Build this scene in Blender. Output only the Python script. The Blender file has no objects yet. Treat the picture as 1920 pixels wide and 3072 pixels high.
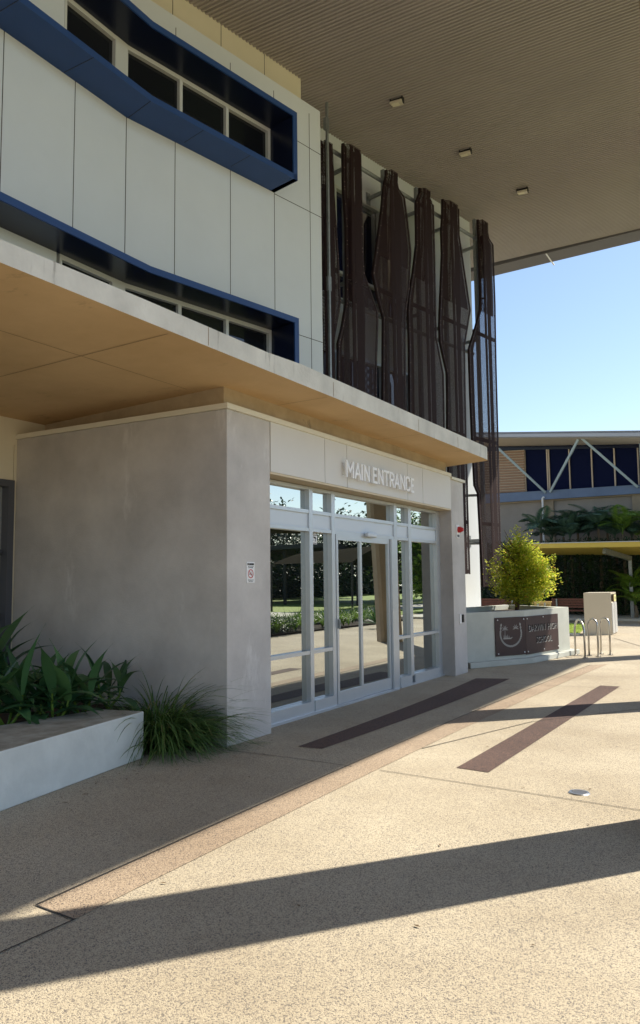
import bpy, bmesh, math, random
from mathutils import Vector as V, Matrix
random.seed(7)
S = bpy.context.scene
C = S.collection
R = math.radians

# ------------------------------------------------------------------ camera measured from the photograph
FPX = 2285.7335
B = V((.8588, -.0566, -.5091)); A = V((.5121, .0725, .8558)); Z = V((-.0115, -.9958, .0913))
Z.normalize(); A = (A - Z * A.dot(Z)).normalized(); B = (B - Z * B.dot(Z) - A * B.dot(A)).normalized()
EYE = V((0, 0, 1.6))
def ray(x, y):
    d = V(((x - 960) / FPX, (y - 1536) / FPX, 1)); return V((d.dot(B), d.dot(A), d.dot(Z)))
def gz(x, y, z=0.0):
    r = ray(x, y); return EYE + r * ((z - 1.6) / r.z)
def onX(x, y, X):
    r = ray(x, y); return EYE + r * (X / r.x)
def onY(x, y, Y):
    r = ray(x, y); return EYE + r * (Y / r.y)
def onP(x, y, p, n):
    r = ray(x, y); return EYE + r * ((p - EYE).dot(n) / r.dot(n))

# ------------------------------------------------------------------ materials
MATS = {}
def lin(c): return tuple(((v / 255 + .055) / 1.055) ** 2.4 if v > 10 else v / 255 / 12.92 for v in c)
def mat(name, col, rough=.7, var=.0, vscale=2.0, bump=0.0, bscale=60, metal=0.0, col2=None, spec=.4, stretch=None, stain=None):
    m = bpy.data.materials.new(name); m.use_nodes = True; nt = m.node_tree; n = nt.nodes; L = nt.links
    p = n['Principled BSDF']; p.inputs['Roughness'].default_value = rough; p.inputs['Metallic'].default_value = metal
    p.inputs['Specular IOR Level'].default_value = spec
    p.inputs['Base Color'].default_value = (*col, 1)
    tc = n.new('ShaderNodeTexCoord')
    if var > 0 or col2:
        c2 = col2 or tuple(v * (1 - var) for v in col)
        nz = n.new('ShaderNodeTexNoise'); nz.inputs['Scale'].default_value = vscale; nz.inputs['Detail'].default_value = 7; nz.inputs['Roughness'].default_value = .62
        if stretch:
            mp = n.new('ShaderNodeMapping'); mp.inputs['Scale'].default_value = stretch
            L.new(tc.outputs['Object'], mp.inputs[0]); L.new(mp.outputs[0], nz.inputs['Vector'])
        else: L.new(tc.outputs['Object'], nz.inputs['Vector'])
        rp = n.new('ShaderNodeValToRGB'); rp.color_ramp.elements[0].position = .32; rp.color_ramp.elements[1].position = .68
        rp.color_ramp.elements[0].color = (*c2, 1); rp.color_ramp.elements[1].color = (*col, 1)
        L.new(nz.outputs['Fac'], rp.inputs[0]); out = rp.outputs[0]
        if stain:
            s2 = n.new('ShaderNodeTexNoise'); s2.inputs['Scale'].default_value = stain[1]; s2.inputs['Detail'].default_value = 9; s2.inputs['Roughness'].default_value = .7
            mp2 = n.new('ShaderNodeMapping'); mp2.inputs['Scale'].default_value = stain[3] if len(stain) > 3 else (1, 1, 1)
            L.new(tc.outputs['Object'], mp2.inputs[0]); L.new(mp2.outputs[0], s2.inputs['Vector'])
            r2 = n.new('ShaderNodeValToRGB'); r2.color_ramp.elements[0].position = stain[2]; r2.color_ramp.elements[1].position = min(1, stain[2] + .14)
            L.new(s2.outputs['Fac'], r2.inputs[0])
            mx = n.new('ShaderNodeMix'); mx.data_type = 'RGBA'; L.new(r2.outputs[0], mx.inputs[0]); L.new(out, mx.inputs[6]); mx.inputs[7].default_value = (*stain[0], 1); out = mx.outputs[2]
        L.new(out, p.inputs['Base Color'])
    if bump > 0:
        bz = n.new('ShaderNodeTexNoise'); bz.inputs['Scale'].default_value = bscale; bz.inputs['Detail'].default_value = 4
        L.new(tc.outputs['Object'], bz.inputs['Vector'])
        bp = n.new('ShaderNodeBump'); bp.inputs['Strength'].default_value = bump; bp.inputs['Distance'].default_value = .01
        L.new(bz.outputs['Fac'], bp.inputs['Height']); L.new(bp.outputs[0], p.inputs['Normal'])
    MATS[name] = m; return m
mat('cream', (.655, .69, .71), .75, .05, 1.1, .05, 40, stain=((.44, .43, .40), 9.0, .70, (1, 1, .6)))
mat('cream_warm', (.72, .66, .50), .75, .06, 1.0)  # on the parapet, the extra yellow is bounced light put into the colour
mat('joint', (.05, .045, .04), .9)
mat('blue', (.018, .062, .20), .5, .12, .8)
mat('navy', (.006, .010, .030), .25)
mat('win_frame', (.60, .61, .58), .5)
mat('render_grey', (.58, .55, .52), .8, .0, 1.3, .35, 60, col2=(.42, .395, .375), stain=((.66, .635, .61), 2.1, .60, (1, 1, .35)))
mat('coping', (.72, .68, .56), .6, .08, 3)
mat('concrete', (.70, .68, .62), .85, .0, 2.2, .4, 30, col2=(.52, .505, .46), stain=((.24, .22, .19), 9, .60, (1, 1, .12)))
mat('soffit_conc', (.70, .50, .28), .85, .0, .9, .2, 20, col2=(.58, .40, .21), stain=((.38, .26, .15), 1.5, .60, (1, 1.8, 1)))  # own warm concrete plus orange bounce from sunlit paving, put into the colour
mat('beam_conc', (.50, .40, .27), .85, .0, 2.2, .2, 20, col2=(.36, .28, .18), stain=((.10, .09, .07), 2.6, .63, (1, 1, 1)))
mat('planter_conc', (.66, .68, .64), .8, .0, 2.4, .2, 30, col2=(.52, .54, .51), stain=((.40, .39, .36), 7, .68))
mat('planter_top', (.42, .40, .33), .9, .0, 5, .2, 30, col2=(.22, .20, .15), stain=((.12, .12, .07), 3, .58))
mat('sign_conc', (.50, .51, .46), .8, .0, 2.4, .15, 30, col2=(.42, .43, .385))
mat('panel_white', (.66, .64, .60), .6, .04, 2)
mat('reveal', (.62, .52, .36), .6)
mat('alu', (.62, .65, .68), .38, .05, 4, metal=.55)
mat('alu_panel', (.62, .68, .74), .45)
mat('letter', (.86, .86, .86), .5)
mat('soffit_metal', (.40, .36, .33), .5, .10, .5)
mat('soffit_joint', (.26, .235, .215), .7)
mat('fascia_grey', (.14, .13, .125), .6, .1, 1)
mat('galv', (.30, .32, .32), .5, .3, 14, metal=.5)
mat('rust', (.026, .0125, .0125), .7, .35, 3, .1, 80, spec=.3)
mat('rivet', (.22, .15, .12), .5)
mat('col_conc', (.36, .28, .19), .85, .25, 1.5)
mat('white', (.78, .78, .78), .5)
mat('black', (.012, .012, .012), .5)
mat('red', (.50, .02, .02), .4)
mat('dark_gasket', (.02, .02, .02), .6)
mat('frame_dark', (.085, .09, .105), .5)
mat('soil', (.05, .035, .025), .95, .3, 10)
mat('stainless', (.55, .53, .50), .28, .1, 6, metal=.9)
mat('timber', (.62, .44, .19), .6, .25, 10, stretch=(1, 8, 1))
mat('timber_red', (.16, .05, .03), .6, .3, 8)
mat('bin_side', (.56, .50, .39), .55, .05, 2)
mat('bin_front', (.52, .52, .50), .4, .1, 2)
mat('yellow', (.54, .40, .08), .6, .06, 2)
mat('sticker', (.75, .72, .35), .5)
mat('bgwall', (.30, .27, .235), .85, .2, .8, .1, 20)
mat('bgpier', (.33, .27, .19), .85, .25, 1.5)
mat('bgblue', (.15, .21, .33), .7, .2, 1)
mat('brace', (.33, .42, .46), .6)
mat('louvre', (.30, .19, .12), .6, .1, 3)
mat('louvre_edge', (.55, .46, .36), .6)
mat('eave_grey', (.42, .44, .48), .5, .06, 1)
mat('eave_cream', (.46, .41, .34), .7, .06, 1)
mat('trunk', (.16, .12, .08), .9, .3, 12)
mat('dark_roof', (.03, .03, .03), .6)
mat('sail', (.03, .027, .02), 1.0, spec=0)
mat('pale_path', (.55, .52, .45), .8, .1, 2)
mat('rust_tree', (.14, .07, .04), .9, .3, 12)

def leafmat(name, c1, c2, trans=.35, rough=.45, c3=None):
    m = bpy.data.materials.new(name); m.use_nodes = True; nt = m.node_tree; n = nt.nodes; L = nt.links
    p = n['Principled BSDF']; p.inputs['Roughness'].default_value = rough
    g = n.new('ShaderNodeNewGeometry'); rp = n.new('ShaderNodeValToRGB')
    rp.color_ramp.elements[0].color = (*c1, 1); rp.color_ramp.elements[1].color = (*c2, 1)
    if c3: e = rp.color_ramp.elements.new(.93); e.color = (*c2, 1); rp.color_ramp.elements[2].color = (*c3, 1)
    L.new(g.outputs['Random Per Island'], rp.inputs[0]); L.new(rp.outputs[0], p.inputs['Base Color'])
    t = n.new('ShaderNodeBsdfTranslucent'); L.new(rp.outputs[0], t.inputs['Color'])
    mx = n.new('ShaderNodeMixShader'); mx.inputs[0].default_value = trans
    L.new(p.outputs[0], mx.inputs[1]); L.new(t.outputs[0], mx.inputs[2]); L.new(mx.outputs[0], n['Material Output'].inputs[0])
    MATS[name] = m
leafmat('leaf_tree', (.22, .36, .03), (.80, .76, .09), .6, .3, (.85, .50, .14))
leafmat('leaf_dark', (.018, .045, .018), (.05, .095, .035), .2, .4)
leafmat('leaf_strap', (.025, .085, .035), (.09, .20, .07), .25, .35)
leafmat('grass_blade', (.04, .10, .025), (.14, .23, .06), .3, .4, (.30, .24, .10))
leafmat('leaf_palm', (.045, .10, .07), (.12, .20, .11), .25, .4)
leafmat('leaf_bright', (.08, .17, .02), (.22, .34, .05), .35, .4)
leafmat('lawn', (.20, .32, .03), (.38, .46, .08), .3, .6)

def glassmat(name, base, refl, tint=(1, 1, 1), fres=1.5, rough=.0):
    m = bpy.data.materials.new(name); m.use_nodes = True; nt = m.node_tree; n = nt.nodes; L = nt.links
    p = n['Principled BSDF']; p.inputs['Base Color'].default_value = (*base, 1); p.inputs['Roughness'].default_value = .4; p.inputs['Specular IOR Level'].default_value = 0
    g = n.new('ShaderNodeBsdfGlossy'); g.inputs['Roughness'].default_value = rough; g.inputs['Color'].default_value = (*tint, 1)
    f = n.new('ShaderNodeFresnel'); f.inputs[0].default_value = fres
    a = n.new('ShaderNodeMath'); a.operation = 'ADD'; a.use_clamp = True; a.inputs[1].default_value = refl; L.new(f.outputs[0], a.inputs[0])
    mx = n.new('ShaderNodeMixShader'); L.new(a.outputs[0], mx.inputs[0]); L.new(p.outputs[0], mx.inputs[1]); L.new(g.outputs[0], mx.inputs[2])
    tc = n.new('ShaderNodeTexCoord'); nz = n.new('ShaderNodeTexNoise'); nz.inputs['Scale'].default_value = .7; nz.inputs['Detail'].default_value = 0
    L.new(tc.outputs['Object'], nz.inputs['Vector']); bp = n.new('ShaderNodeBump'); bp.inputs['Strength'].default_value = .12; bp.inputs['Distance'].default_value = .02
    L.new(nz.outputs['Fac'], bp.inputs['Height']); L.new(bp.outputs[0], g.inputs['Normal'])
    L.new(mx.outputs[0], n['Material Output'].inputs[0]); MATS[name] = m
glassmat('mirror_glass', (.012, .014, .014), .42, (.95, 1, .98))
glassmat('dark_glass', (.010, .011, .014), .03, (.8, .85, .9), 1.35)
glassmat('bg_glass', (.010, .014, .045), -.02, fres=1.2)
glassmat('left_glass', (.30, .31, .30), .25)

def perfmat():
    m = bpy.data.materials.new('perforated'); m.use_nodes = True; nt = m.node_tree; n = nt.nodes; L = nt.links
    p = n['Principled BSDF']; p.inputs['Base Color'].default_value = (.026, .0125, .0125, 1); p.inputs['Roughness'].default_value = .75; p.inputs['Specular IOR Level'].default_value = .2
    uv = n.new('ShaderNodeUVMap'); mp = n.new('ShaderNodeMapping'); mp.inputs['Rotation'].default_value = (0, 0, R(45)); mp.inputs['Scale'].default_value = (48, 48, 48)
    vo = n.new('ShaderNodeTexVoronoi'); vo.voronoi_dimensions = '2D'; vo.inputs['Scale'].default_value = 1; vo.inputs['Randomness'].default_value = 0
    L.new(uv.outputs[0], mp.inputs[0]); L.new(mp.outputs[0], vo.inputs['Vector'])
    lt = n.new('ShaderNodeMath'); lt.operation = 'GREATER_THAN'; lt.inputs[1].default_value = .30; L.new(vo.outputs['Distance'], lt.inputs[0])
    L.new(lt.outputs[0], p.inputs['Alpha']); MATS['perforated'] = m
perfmat()

def groundmat(name, light, mid, dark, d_pos=.36):
    m = bpy.data.materials.new(name); m.use_nodes = True; nt = m.node_tree; n = nt.nodes; L = nt.links
    p = n['Principled BSDF']; p.inputs['Roughness'].default_value = .75; p.inputs['Specular IOR Level'].default_value = .3
    tc = n.new('ShaderNodeTexCoord')
    vo = n.new('ShaderNodeTexVoronoi'); vo.inputs['Scale'].default_value = 230; L.new(tc.outputs['Object'], vo.inputs['Vector'])
    sep = n.new('ShaderNodeSeparateColor'); L.new(vo.outputs['Color'], sep.inputs[0])
    rp = n.new('ShaderNodeValToRGB'); cr = rp.color_ramp
    cr.elements[0].position = 0; cr.elements[0].color = (*dark, 1); cr.elements[1].position = 1; cr.elements[1].color = (*light, 1)
    e = cr.elements.new(d_pos * .35); e.color = (*dark, 1); e = cr.elements.new(d_pos * .5); e.color = (*mid, 1)
    L.new(sep.outputs[0], rp.inputs[0])
    big = n.new('ShaderNodeTexNoise'); big.inputs['Scale'].default_value = .55; big.inputs['Detail'].default_value = 8; big.inputs['Roughness'].default_value = .6; L.new(tc.outputs['Object'], big.inputs['Vector'])
    r2 = n.new('ShaderNodeValToRGB'); r2.color_ramp.elements[0].position = .3; r2.color_ramp.elements[0].color = (.70, .67, .64, 1); r2.color_ramp.elements[1].position = .68; r2.color_ramp.elements[1].color = (1, 1, 1, 1)
    L.new(big.outputs['Fac'], r2.inputs[0])
    mx = n.new('ShaderNodeMix'); mx.data_type = 'RGBA'; mx.blend_type = 'MULTIPLY'; mx.inputs[0].default_value = 1
    L.new(rp.outputs[0], mx.inputs[6]); L.new(r2.outputs[0], mx.inputs[7])
    sp = n.new('ShaderNodeTexNoise'); sp.inputs['Scale'].default_value = 115; sp.inputs['Detail'].default_value = 3; sp.inputs['Roughness'].default_value = .7; L.new(tc.outputs['Object'], sp.inputs['Vector'])
    r3 = n.new('ShaderNodeValToRGB'); r3.color_ramp.elements[0].position = .29; r3.color_ramp.elements[0].color = (.55, .53, .53, 1); r3.color_ramp.elements[1].position = .36; r3.color_ramp.elements[1].color = (1, 1, 1, 1)
    L.new(sp.outputs['Fac'], r3.inputs[0])
    m2 = n.new('ShaderNodeMix'); m2.data_type = 'RGBA'; m2.blend_type = 'MULTIPLY'; m2.inputs[0].default_value = 1
    L.new(mx.outputs[2], m2.inputs[6]); L.new(r3.outputs[0], m2.inputs[7]); L.new(m2.outputs[2], p.inputs['Base Color'])
    bp = n.new('ShaderNodeBump'); bp.inputs['Strength'].default_value = .55; bp.inputs['Distance'].default_value = .004
    L.new(vo.outputs['Distance'], bp.inputs['Height']); bp.invert = True; L.new(bp.outputs[0], p.inputs['Normal'])
    MATS[name] = m
groundmat('aggregate', (.60, .525, .385), (.48, .41, .30), (.19, .17, .15), .58)
groundmat('aggregate_dark', (.20, .12, .095), (.12, .075, .062), (.03, .027, .027), .8)
groundmat('aggregate_mid', (.52, .41, .295), (.38, .29, .205), (.12, .10, .085), .55)

# ------------------------------------------------------------------ mesh helpers
class MB:
    def __init__(s): s.v = []; s.f = []; s.m = []; s.uv = []
    def face(s, pts, mi=0, uv=None):
        i = len(s.v); s.v += [tuple(p) for p in pts]; s.f.append(tuple(range(i, i + len(pts)))); s.m.append(mi)
        s.uv.append(uv if uv else [(0, 0)] * len(pts)); return s
    def hull8(s, a, b, mi=0):     # a: bottom loop, b: top loop
        k = len(a); s.face(list(reversed(a)), mi); s.face(b, mi)
        for i in range(k):
            j = (i + 1) % k; s.face([a[i], a[j], b[j], b[i]], mi)
        return s
    def box(s, x0, x1, y0, y1, z0, z1, mi=0):
        a = [V((x0, y0, z0)), V((x1, y0, z0)), V((x1, y1, z0)), V((x0, y1, z0))]
        return s.hull8(a, [p + V((0, 0, z1 - z0)) for p in a], mi)
    def obox(s, o, ax, ay, az, mi=0):   # origin corner and three edge vectors
        a = [o, o + ax, o + ax + ay, o + ay]
        return s.hull8(a, [p + az for p in a], mi)
    def tube(s, p0, p1, r0, r1=None, n=10, mi=0, cap=True):
        r1 = r0 if r1 is None else r1; d = (p1 - p0)
        if d.length < 1e-6: return s
        d.normalize(); u = d.orthogonal().normalized(); w = d.cross(u)
        a = [p0 + (u * math.cos(t) + w * math.sin(t)) * r0 for t in [2 * math.pi * k / n for k in range(n)]]
        b = [p1 + (u * math.cos(t) + w * math.sin(t)) * r1 for t in [2 * math.pi * k / n for k in range(n)]]
        for i in range(n): j = (i + 1) % n; s.face([a[i], a[j], b[j], b[i]], mi)
        if cap: s.face(list(reversed(a)), mi); s.face(b, mi)
        return s
    def path(s, pts, r, n=10, mi=0):
        rings = []
        prev = None
        for i, p in enumerate(pts):
            d = (pts[min(i + 1, len(pts) - 1)] - pts[max(i - 1, 0)]).normalized()
            u = d.orthogonal().normalized() if prev is None else (prev - d * prev.dot(d)).normalized()
            prev = u; w = d.cross(u)
            rr = r[i] if isinstance(r, (list, tuple)) else r
            rings.append([p + (u * math.cos(t) + w * math.sin(t)) * rr for t in [2 * math.pi * k / n for k in range(n)]])
        for a, b in zip(rings, rings[1:]):
            for i in range(n): j = (i + 1) % n; s.face([a[i], a[j], b[j], b[i]], mi)
        s.face(list(reversed(rings[0])), mi); s.face(rings[-1], mi); return s
    def build(s, name, mats, parent=None, smooth=False, bevel=0, weld=False):
        me = bpy.data.meshes.new(name); me.from_pydata(s.v, [], s.f)
        if isinstance(mats, str): mats = [mats]
        for k in mats: me.materials.append(MATS[k])
        me.polygons.foreach_set('material_index', s.m)
        ul = me.uv_layers.new(name='UVMap'); flat = [c for f in s.uv for q in f for c in q]; ul.data.foreach_set('uv', flat)
        if smooth or weld or bevel:
            bm = bmesh.new(); bm.from_mesh(me); bmesh.ops.remove_doubles(bm, verts=bm.verts, dist=1e-5); bmesh.ops.recalc_face_normals(bm, faces=bm.faces); bm.to_mesh(me); bm.free()
        if smooth: me.polygons.foreach_set('use_smooth', [True] * len(me.polygons))
        me.update(); o = bpy.data.objects.new(name, me); C.objects.link(o)
        if parent: o.parent = parent; o.matrix_parent_inverse = parent.matrix_world.inverted()
        if bevel:
            b = o.modifiers.new('b', 'BEVEL'); b.width = bevel; b.segments = 2; b.limit_method = 'ANGLE'
        return o
def tag(o, label, cat, group=None, kind=None):
    if label: o['label'] = label
    if cat: o['category'] = cat
    if group: o['group'] = group
    if kind: o['kind'] = kind
    return o
def empty(name, loc, label, cat, group=None):
    o = bpy.data.objects.new(name, None); C.objects.link(o); o.location = loc; o.empty_display_size = .2
    bpy.context.view_layer.update(); return tag(o, label, cat, group)
def text_mb(txt, size, depth, bold=0.0, sx=1.0, spacing=1.0):
    cu = bpy.data.curves.new('t', 'FONT'); cu.body = txt; cu.size = size; cu.extrude = depth / 2; cu.offset = bold; cu.space_character = spacing; cu.resolution_u = 4
    ob = bpy.data.objects.new('t', cu); C.objects.link(ob); dg = bpy.context.evaluated_depsgraph_get(); me = bpy.data.meshes.new_from_object(ob.evaluated_get(dg))
    bpy.data.objects.remove(ob); bpy.data.curves.remove(cu)
    m = MB()
    for p in me.polygons: m.face([V((me.vertices[i].co.x * sx, me.vertices[i].co.y, me.vertices[i].co.z)) for i in p.vertices])
    bpy.data.meshes.remove(me); return m
def place(m, o, ux, uy, un):     # text local x,y,z -> world
    m.v = [tuple(o + ux * p[0] + uy * p[1] + un * p[2]) for p in m.v]; return m
def bounds(m): xs = [p[0] for p in m.v]; ys = [p[1] for p in m.v]; return min(xs), max(xs), min(ys), max(ys)
UP = V((0, 0, 1)); XN = V((1, 0, 0)); YN = V((0, 1, 0))

# ------------------------------------------------------------------ ground
g = MB(); g.face([(-300, -120, 0), (300, -120, 0), (300, 400, 0), (-300, 400, 0)])
tag(g.build('ground', 'aggregate'), None, None, kind='structure')
def strip(name, left, right, z, mt='aggregate_dark'):
    m = MB()
    for i in range(len(left) - 1): m.face([(*right[i], z), (*right[i + 1], z), (*left[i + 1], z), (*left[i], z)])
    return tag(m.build(name, mt, weld=True), None, None, kind='structure')
def arc(p0, p1, sag, n=14):
    a = V(p0); b = V(p1); d = (b - a); nn = V((-d.y, d.x)).normalized()
    return [tuple(a + d * (i / n) + nn * sag * 4 * (i / n) * (1 - i / n)) for i in range(n + 1)]
strip('paving_band', arc((-4.10, 6.42), (-4.30, 12.15), -.06), arc((-3.84, 6.44), (-3.79, 12.32), -.06), .004)
strip('paving_band', arc((-3.27, 2.68), (-3.05, 14.9), .10, 20), arc((-2.98, 2.66), (-2.80, 15.2), .10, 20), .004, 'aggregate_mid')
strip('paving_band', arc((-2.44, 6.34), (-2.36, 12.13), .0), arc((-2.15, 6.31), (-2.08, 12.14), .0), .004)
def groove(pts, w=.0045):
    m = MB()
    for a, b in zip(pts, pts[1:]):
        a = V((*a, .006)); b = V((*b, .006)); d = (b - a).normalized(); n = V((-d.y, d.x, 0)) * w
        m.face([a - n, b - n, b + n, a + n])
    return tag(m.build('paving_joint', 'joint'), None, None, kind='structure')
groove([(-2.98, 5.95), (-.9, 5.79), (3, 5.5)])
groove([(-4.7, 5.95), (-3.9, 5.98), (-3.25, 5.95)])
p1, p2, p3 = gz(1265, 2247), gz(1596, 2166), gz(1920, 2128)
groove([(p1.x, p1.y), (p2.x, p2.y), (p3.x, p3.y)], .006)
p1, p2 = gz(228, 2759), gz(-400, 3040); groove([(p1.x, p1.y), (p2.x, p2.y)])
groove(arc((-3.28, 2.68), (-3.06, 14.9), .10, 20), .005); groove([(-3.27, 2.68), (-2.98, 2.66)], .0045)
p1, p2, p3 = gz(1835, 1915), gz(1842, 1915), gz(1925, 1940); groove([(p1.x, p1.y), (p2.x, p2.y), (p3.x, p3.y)], .01)
groove([(-5.0, 11.6), (-2.0, 11.9)], .005)

# ------------------------------------------------------------------ facade frames
ca = .2059157
Cd = V((math.sin(ca), math.cos(ca), 0)); Cn = V((Cd.y, -Cd.x, 0)); K = V((-8.15, 8.025, 0))
def fp(t, n, z):      # point at t along the facade (t<0: facet parallel to the entrance), n outwards, z
    if abs(t) < 1e-6: p = K + (Cn + XN).normalized() * (n / math.cos(ca / 2))
    elif t > 0: p = K + Cd * t + Cn * n
    else: p = K + YN * t + XN * n
    return V((p.x, p.y, z))
def sweep(m, t0, t1, n0, n1, z0, z1, mi=0):
    ts = [t0] + ([0.0] if t0 < 0 < t1 else []) + [t1]
    for a, b in zip(ts, ts[1:]):
        lo = [fp(a, n0, z0), fp(a, n1, z0), fp(b, n1, z0), fp(b, n0, z0)]
        # keep both sides of the mitre on the true corner
        if a == 0 and b > 0 or b == 0 and a < 0: pass
        m.hull8(lo, [V((p.x, p.y, z1)) for p in lo], mi)
    return m

TE = 4.425; TB = 3.14
bld = empty('school_building', (-8.15, 8.025, 0), 'cream panelled school building with blue window hoods, concrete canopy and main entrance', 'building')
m = MB()
sweep(m, -14, TB, -.25, 0, 6.2, 8.72)
sweep(m, -14, TB, -.25, 0, 10.0, 10.89)
sweep(m, TB, TE, -.25, 0, 3.5, 10.89)
m.obox(fp(TE - .25, -1.25, 3.5), Cd * .25, Cn * 1.0, UP * 7.39)
sweep(m, -2.3, -1.2, -.25, 0, 8.72, 10.0); sweep(m, -2.2, -1.25, -.25, 0, 3.8, 6.2)
J = .006
def vj(t, z0, z1, n=0.002): sweep(m, t - J, t + J, n - .01, n, z0, z1, 1)
for t in (-3.3, -2.15, -.985, 0.0, .923, 2.094):
    tt = t if abs(t) > .01 else .008
    vj(tt, 6.2, 8.72); vj(tt, 10.0, 10.70)
vj(TB + .01, 3.8, 8.72); vj(TB + .01, 10.05, 10.7); vj(4.106, 3.8, 10.7)
for z in (6.19, 8.70, 9.99): sweep(m, TB + .02, TE, -.01, .002, z - J, z + J, 1)
m.build('wall', ['cream', 'joint'], bld)
m = MB(); sweep(m, -14, 4.30, -.6, -.4, 10.7, 11.9)
for t in (-2.3, -1.1, .05, 1.15, 2.22, 3.296): sweep(m, t - J, t + J, -.41, -.398, 10.8, 11.8, 1)
m.build('parapet_wall', ['cream_warm', 'joint'], bld)

def hood(zb, zt, down_only=False):
    m = MB()
    if not down_only: sweep(m, -14, 3.15, .0, .6, zb, zb + .10)
    sweep(m, -14, 3.05, .0, .575, zt - .10, zt, 1); sweep(m, -14, 3.15, .575, .6, zt - .10, zt)
    z_ = zb if not down_only else 3.84
    m.obox(fp(3.05, 0, z_), Cd * .02, Cn * .575, UP * (zt - z_), 1); m.obox(fp(3.07, 0, z_), Cd * .08, Cn * .575, UP * (zt - z_)); m.obox(fp(3.05, .575, z_), Cd * .1, Cn * .025, UP * (zt - .10 - z_))
    for t in (.03, -1.2, -2.4):                # panel joints across the underside
        if not down_only:
            sweep(m, t - .005, t + .005, .02, .603, zb - .003, zb, 1)
    for t in (1.03, 2.02):
        if not down_only: sweep(m, t - .004, t + .004, .1, .59, zb - .003, zb, 1)
    return m.build('window_hood', ['blue', 'navy'], bld)
hood(8.72, 10.0); hood(3.9, 6.2, True)
def window(t0, t1, z0, z1, jl=.05, jr=.05, trans=None):
    w = MB(); sweep(w, t0, t1, -.08, -.06, z0, z1); o = w.build('window', 'dark_glass', bld)
    f = MB(); sweep(f, t0, t0 + jl, -.06, .01, z0, z1); sweep(f, t1 - jr, t1, -.06, .01, z0, z1); sweep(f, t0 + jl, t1 - jr, -.06, .008, z1 - .07, z1)
    sweep(f, t0 + jl, t1 - jr, -.06, .008, z0, z0 + .06)
    f.build('window_frame', 'win_frame', o)
for zb, zt in ((8.82, 9.9), (3.9, 6.10)):
    window(.0001, 1.03, zb, zt, .02, .03); window(1.03, 2.02, zb, zt, .03, .03); window(2.02, 3.05, zb, zt, .03, .06)
    window(-1.2, -.22, zb, zt, .04, .02); window(-3.5, -2.3, zb, zt)
    f = MB(); sweep(f, -.22, -.0, -.08, .012, zb, zt); f.build('window_post', 'win_frame', bld)
    f = MB(); sweep(f, -14, -3.5, -.08, -.02, zb, zt); f.build('infill_panel', 'cream', bld)
# dark room void behind the glass
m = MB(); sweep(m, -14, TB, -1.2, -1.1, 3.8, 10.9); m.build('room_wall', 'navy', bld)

# far wall behind the sunshade fins
def wp(x, y, n=-1.2): return onP(x, y, K + Cn * n, Cn)
m = MB(); n0, n1 = -1.45, -1.2
def wbox(t0, t1, z0, z1): m.obox(fp(t0, n0, z0), Cd * (t1 - t0), Cn * (n1 - n0), UP * (z1 - z0))
TF = 11.98
wbox(TE - .3, TF, 0, 3.7); wbox(TE - .3, TF, 6.70, 7.88); wbox(TE - .3, TF, 10.53, 11.8); wbox(8.9, TF, 3.7, 6.7); wbox(8.9, TF, 7.88, 10.53)
m.obox(fp(TF - .25, -6, 0), Cd * .25, Cn * 4.5, UP * 11.7)
m.build('wall', 'cream', bld)
for z0, z1, tr in ((7.88, 10.53, 8.5), (3.7, 6.70, None)):
    for t0, t1 in ((TE, 6.2), (6.2, 7.87), (7.87, 8.9)):
        w = MB(); w.obox(fp(t0, -1.34, z0), Cd * (t1 - t0), Cn * .03, UP * (z1 - z0)); o = w.build('window', 'bg_glass', bld)
        f = MB()
        for a in (t0, t1 - .05): f.obox(fp(a, -1.3, z0), Cd * .05, Cn * .12, UP * (z1 - z0))
        for a in [z0, z1 - .06] + ([tr] if tr else []): f.obox(fp(t0 + .05, -1.3, a), Cd * (t1 - t0 - .1), Cn * .11, UP * .06)
        f.build('window_frame', 'win_frame' if z0 > 5 else 'alu', o)
m = MB(); m.box(-8.1, -7.85, -10, 6.62, 3.30, 3.619); m.box(-8.1, -7.85, 5.96, 6.3, 0, 3.30); m.box(-8.1, -7.85, -10, 5.95, 2.86, 3.30); m.build('wall', 'cream_warm', bld)
w = MB(); w.box(-7.96, -7.94, 3.0, 5.88, .2, 2.8); o = w.build('window', 'left_glass', bld)
f = MB(); f.box(-8.0, -7.82, 5.87, 5.955, 0, 2.86); f.box(-8.0, -7.82, 3.0, 5.87, 2.78, 2.86); f.box(-8.0, -7.84, 3.0, 5.87, 0, .25); f.build('window_frame', 'frame_dark', o)
f = MB()
for k in range(2): f.tube(V((-7.92, 5.86, 2.0 - k * .75)), V((-7.92, 4.0, 1.2 - k * .75)), .03)
f.build('rail_reflection', 'frame_dark', o)  # bars laid over the pane to draw a reflected stair rail

# entrance porch walls
YP = 6.08; XF = -4.705
m = MB()
a = [V((XF, YP, 0)), V((XF, 6.845, 0)), V((-7.85, 6.845, 0)), V((-7.85, 5.995, 0))]
m.hull8(a, [p + UP * 3.37 for p in a]); m.build('porch_wall', 'render_grey', bld, bevel=.006, weld=True)
m = MB(); m.box(-7.5, XF, 12.30, 12.90, 0, 3.33); m.build('pier', 'render_grey', bld, bevel=.006, weld=True)
m = MB(); a = [V((XF + .025, YP - .028, 0)), V((XF + .025, 12.29, 0)), V((-7.85, 12.29, 0)), V((-7.85, 5.97, 0))]
m.hull8([p + UP * 3.37 for p in a], [p + UP * 3.425 for p in a])
m.box(-7.5, XF + .03, 12.294, 12.95, 3.33, 3.375); m.build('coping', 'coping', bld)
m = MB(); jt = (6.85, 8.034, 8.602, 10.499, 11.079, 12.295)
for a, b in zip(jt, jt[1:]): m.box(XF - .05, XF + .004, a + .006, b - .006, 2.815, 3.37)
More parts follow.
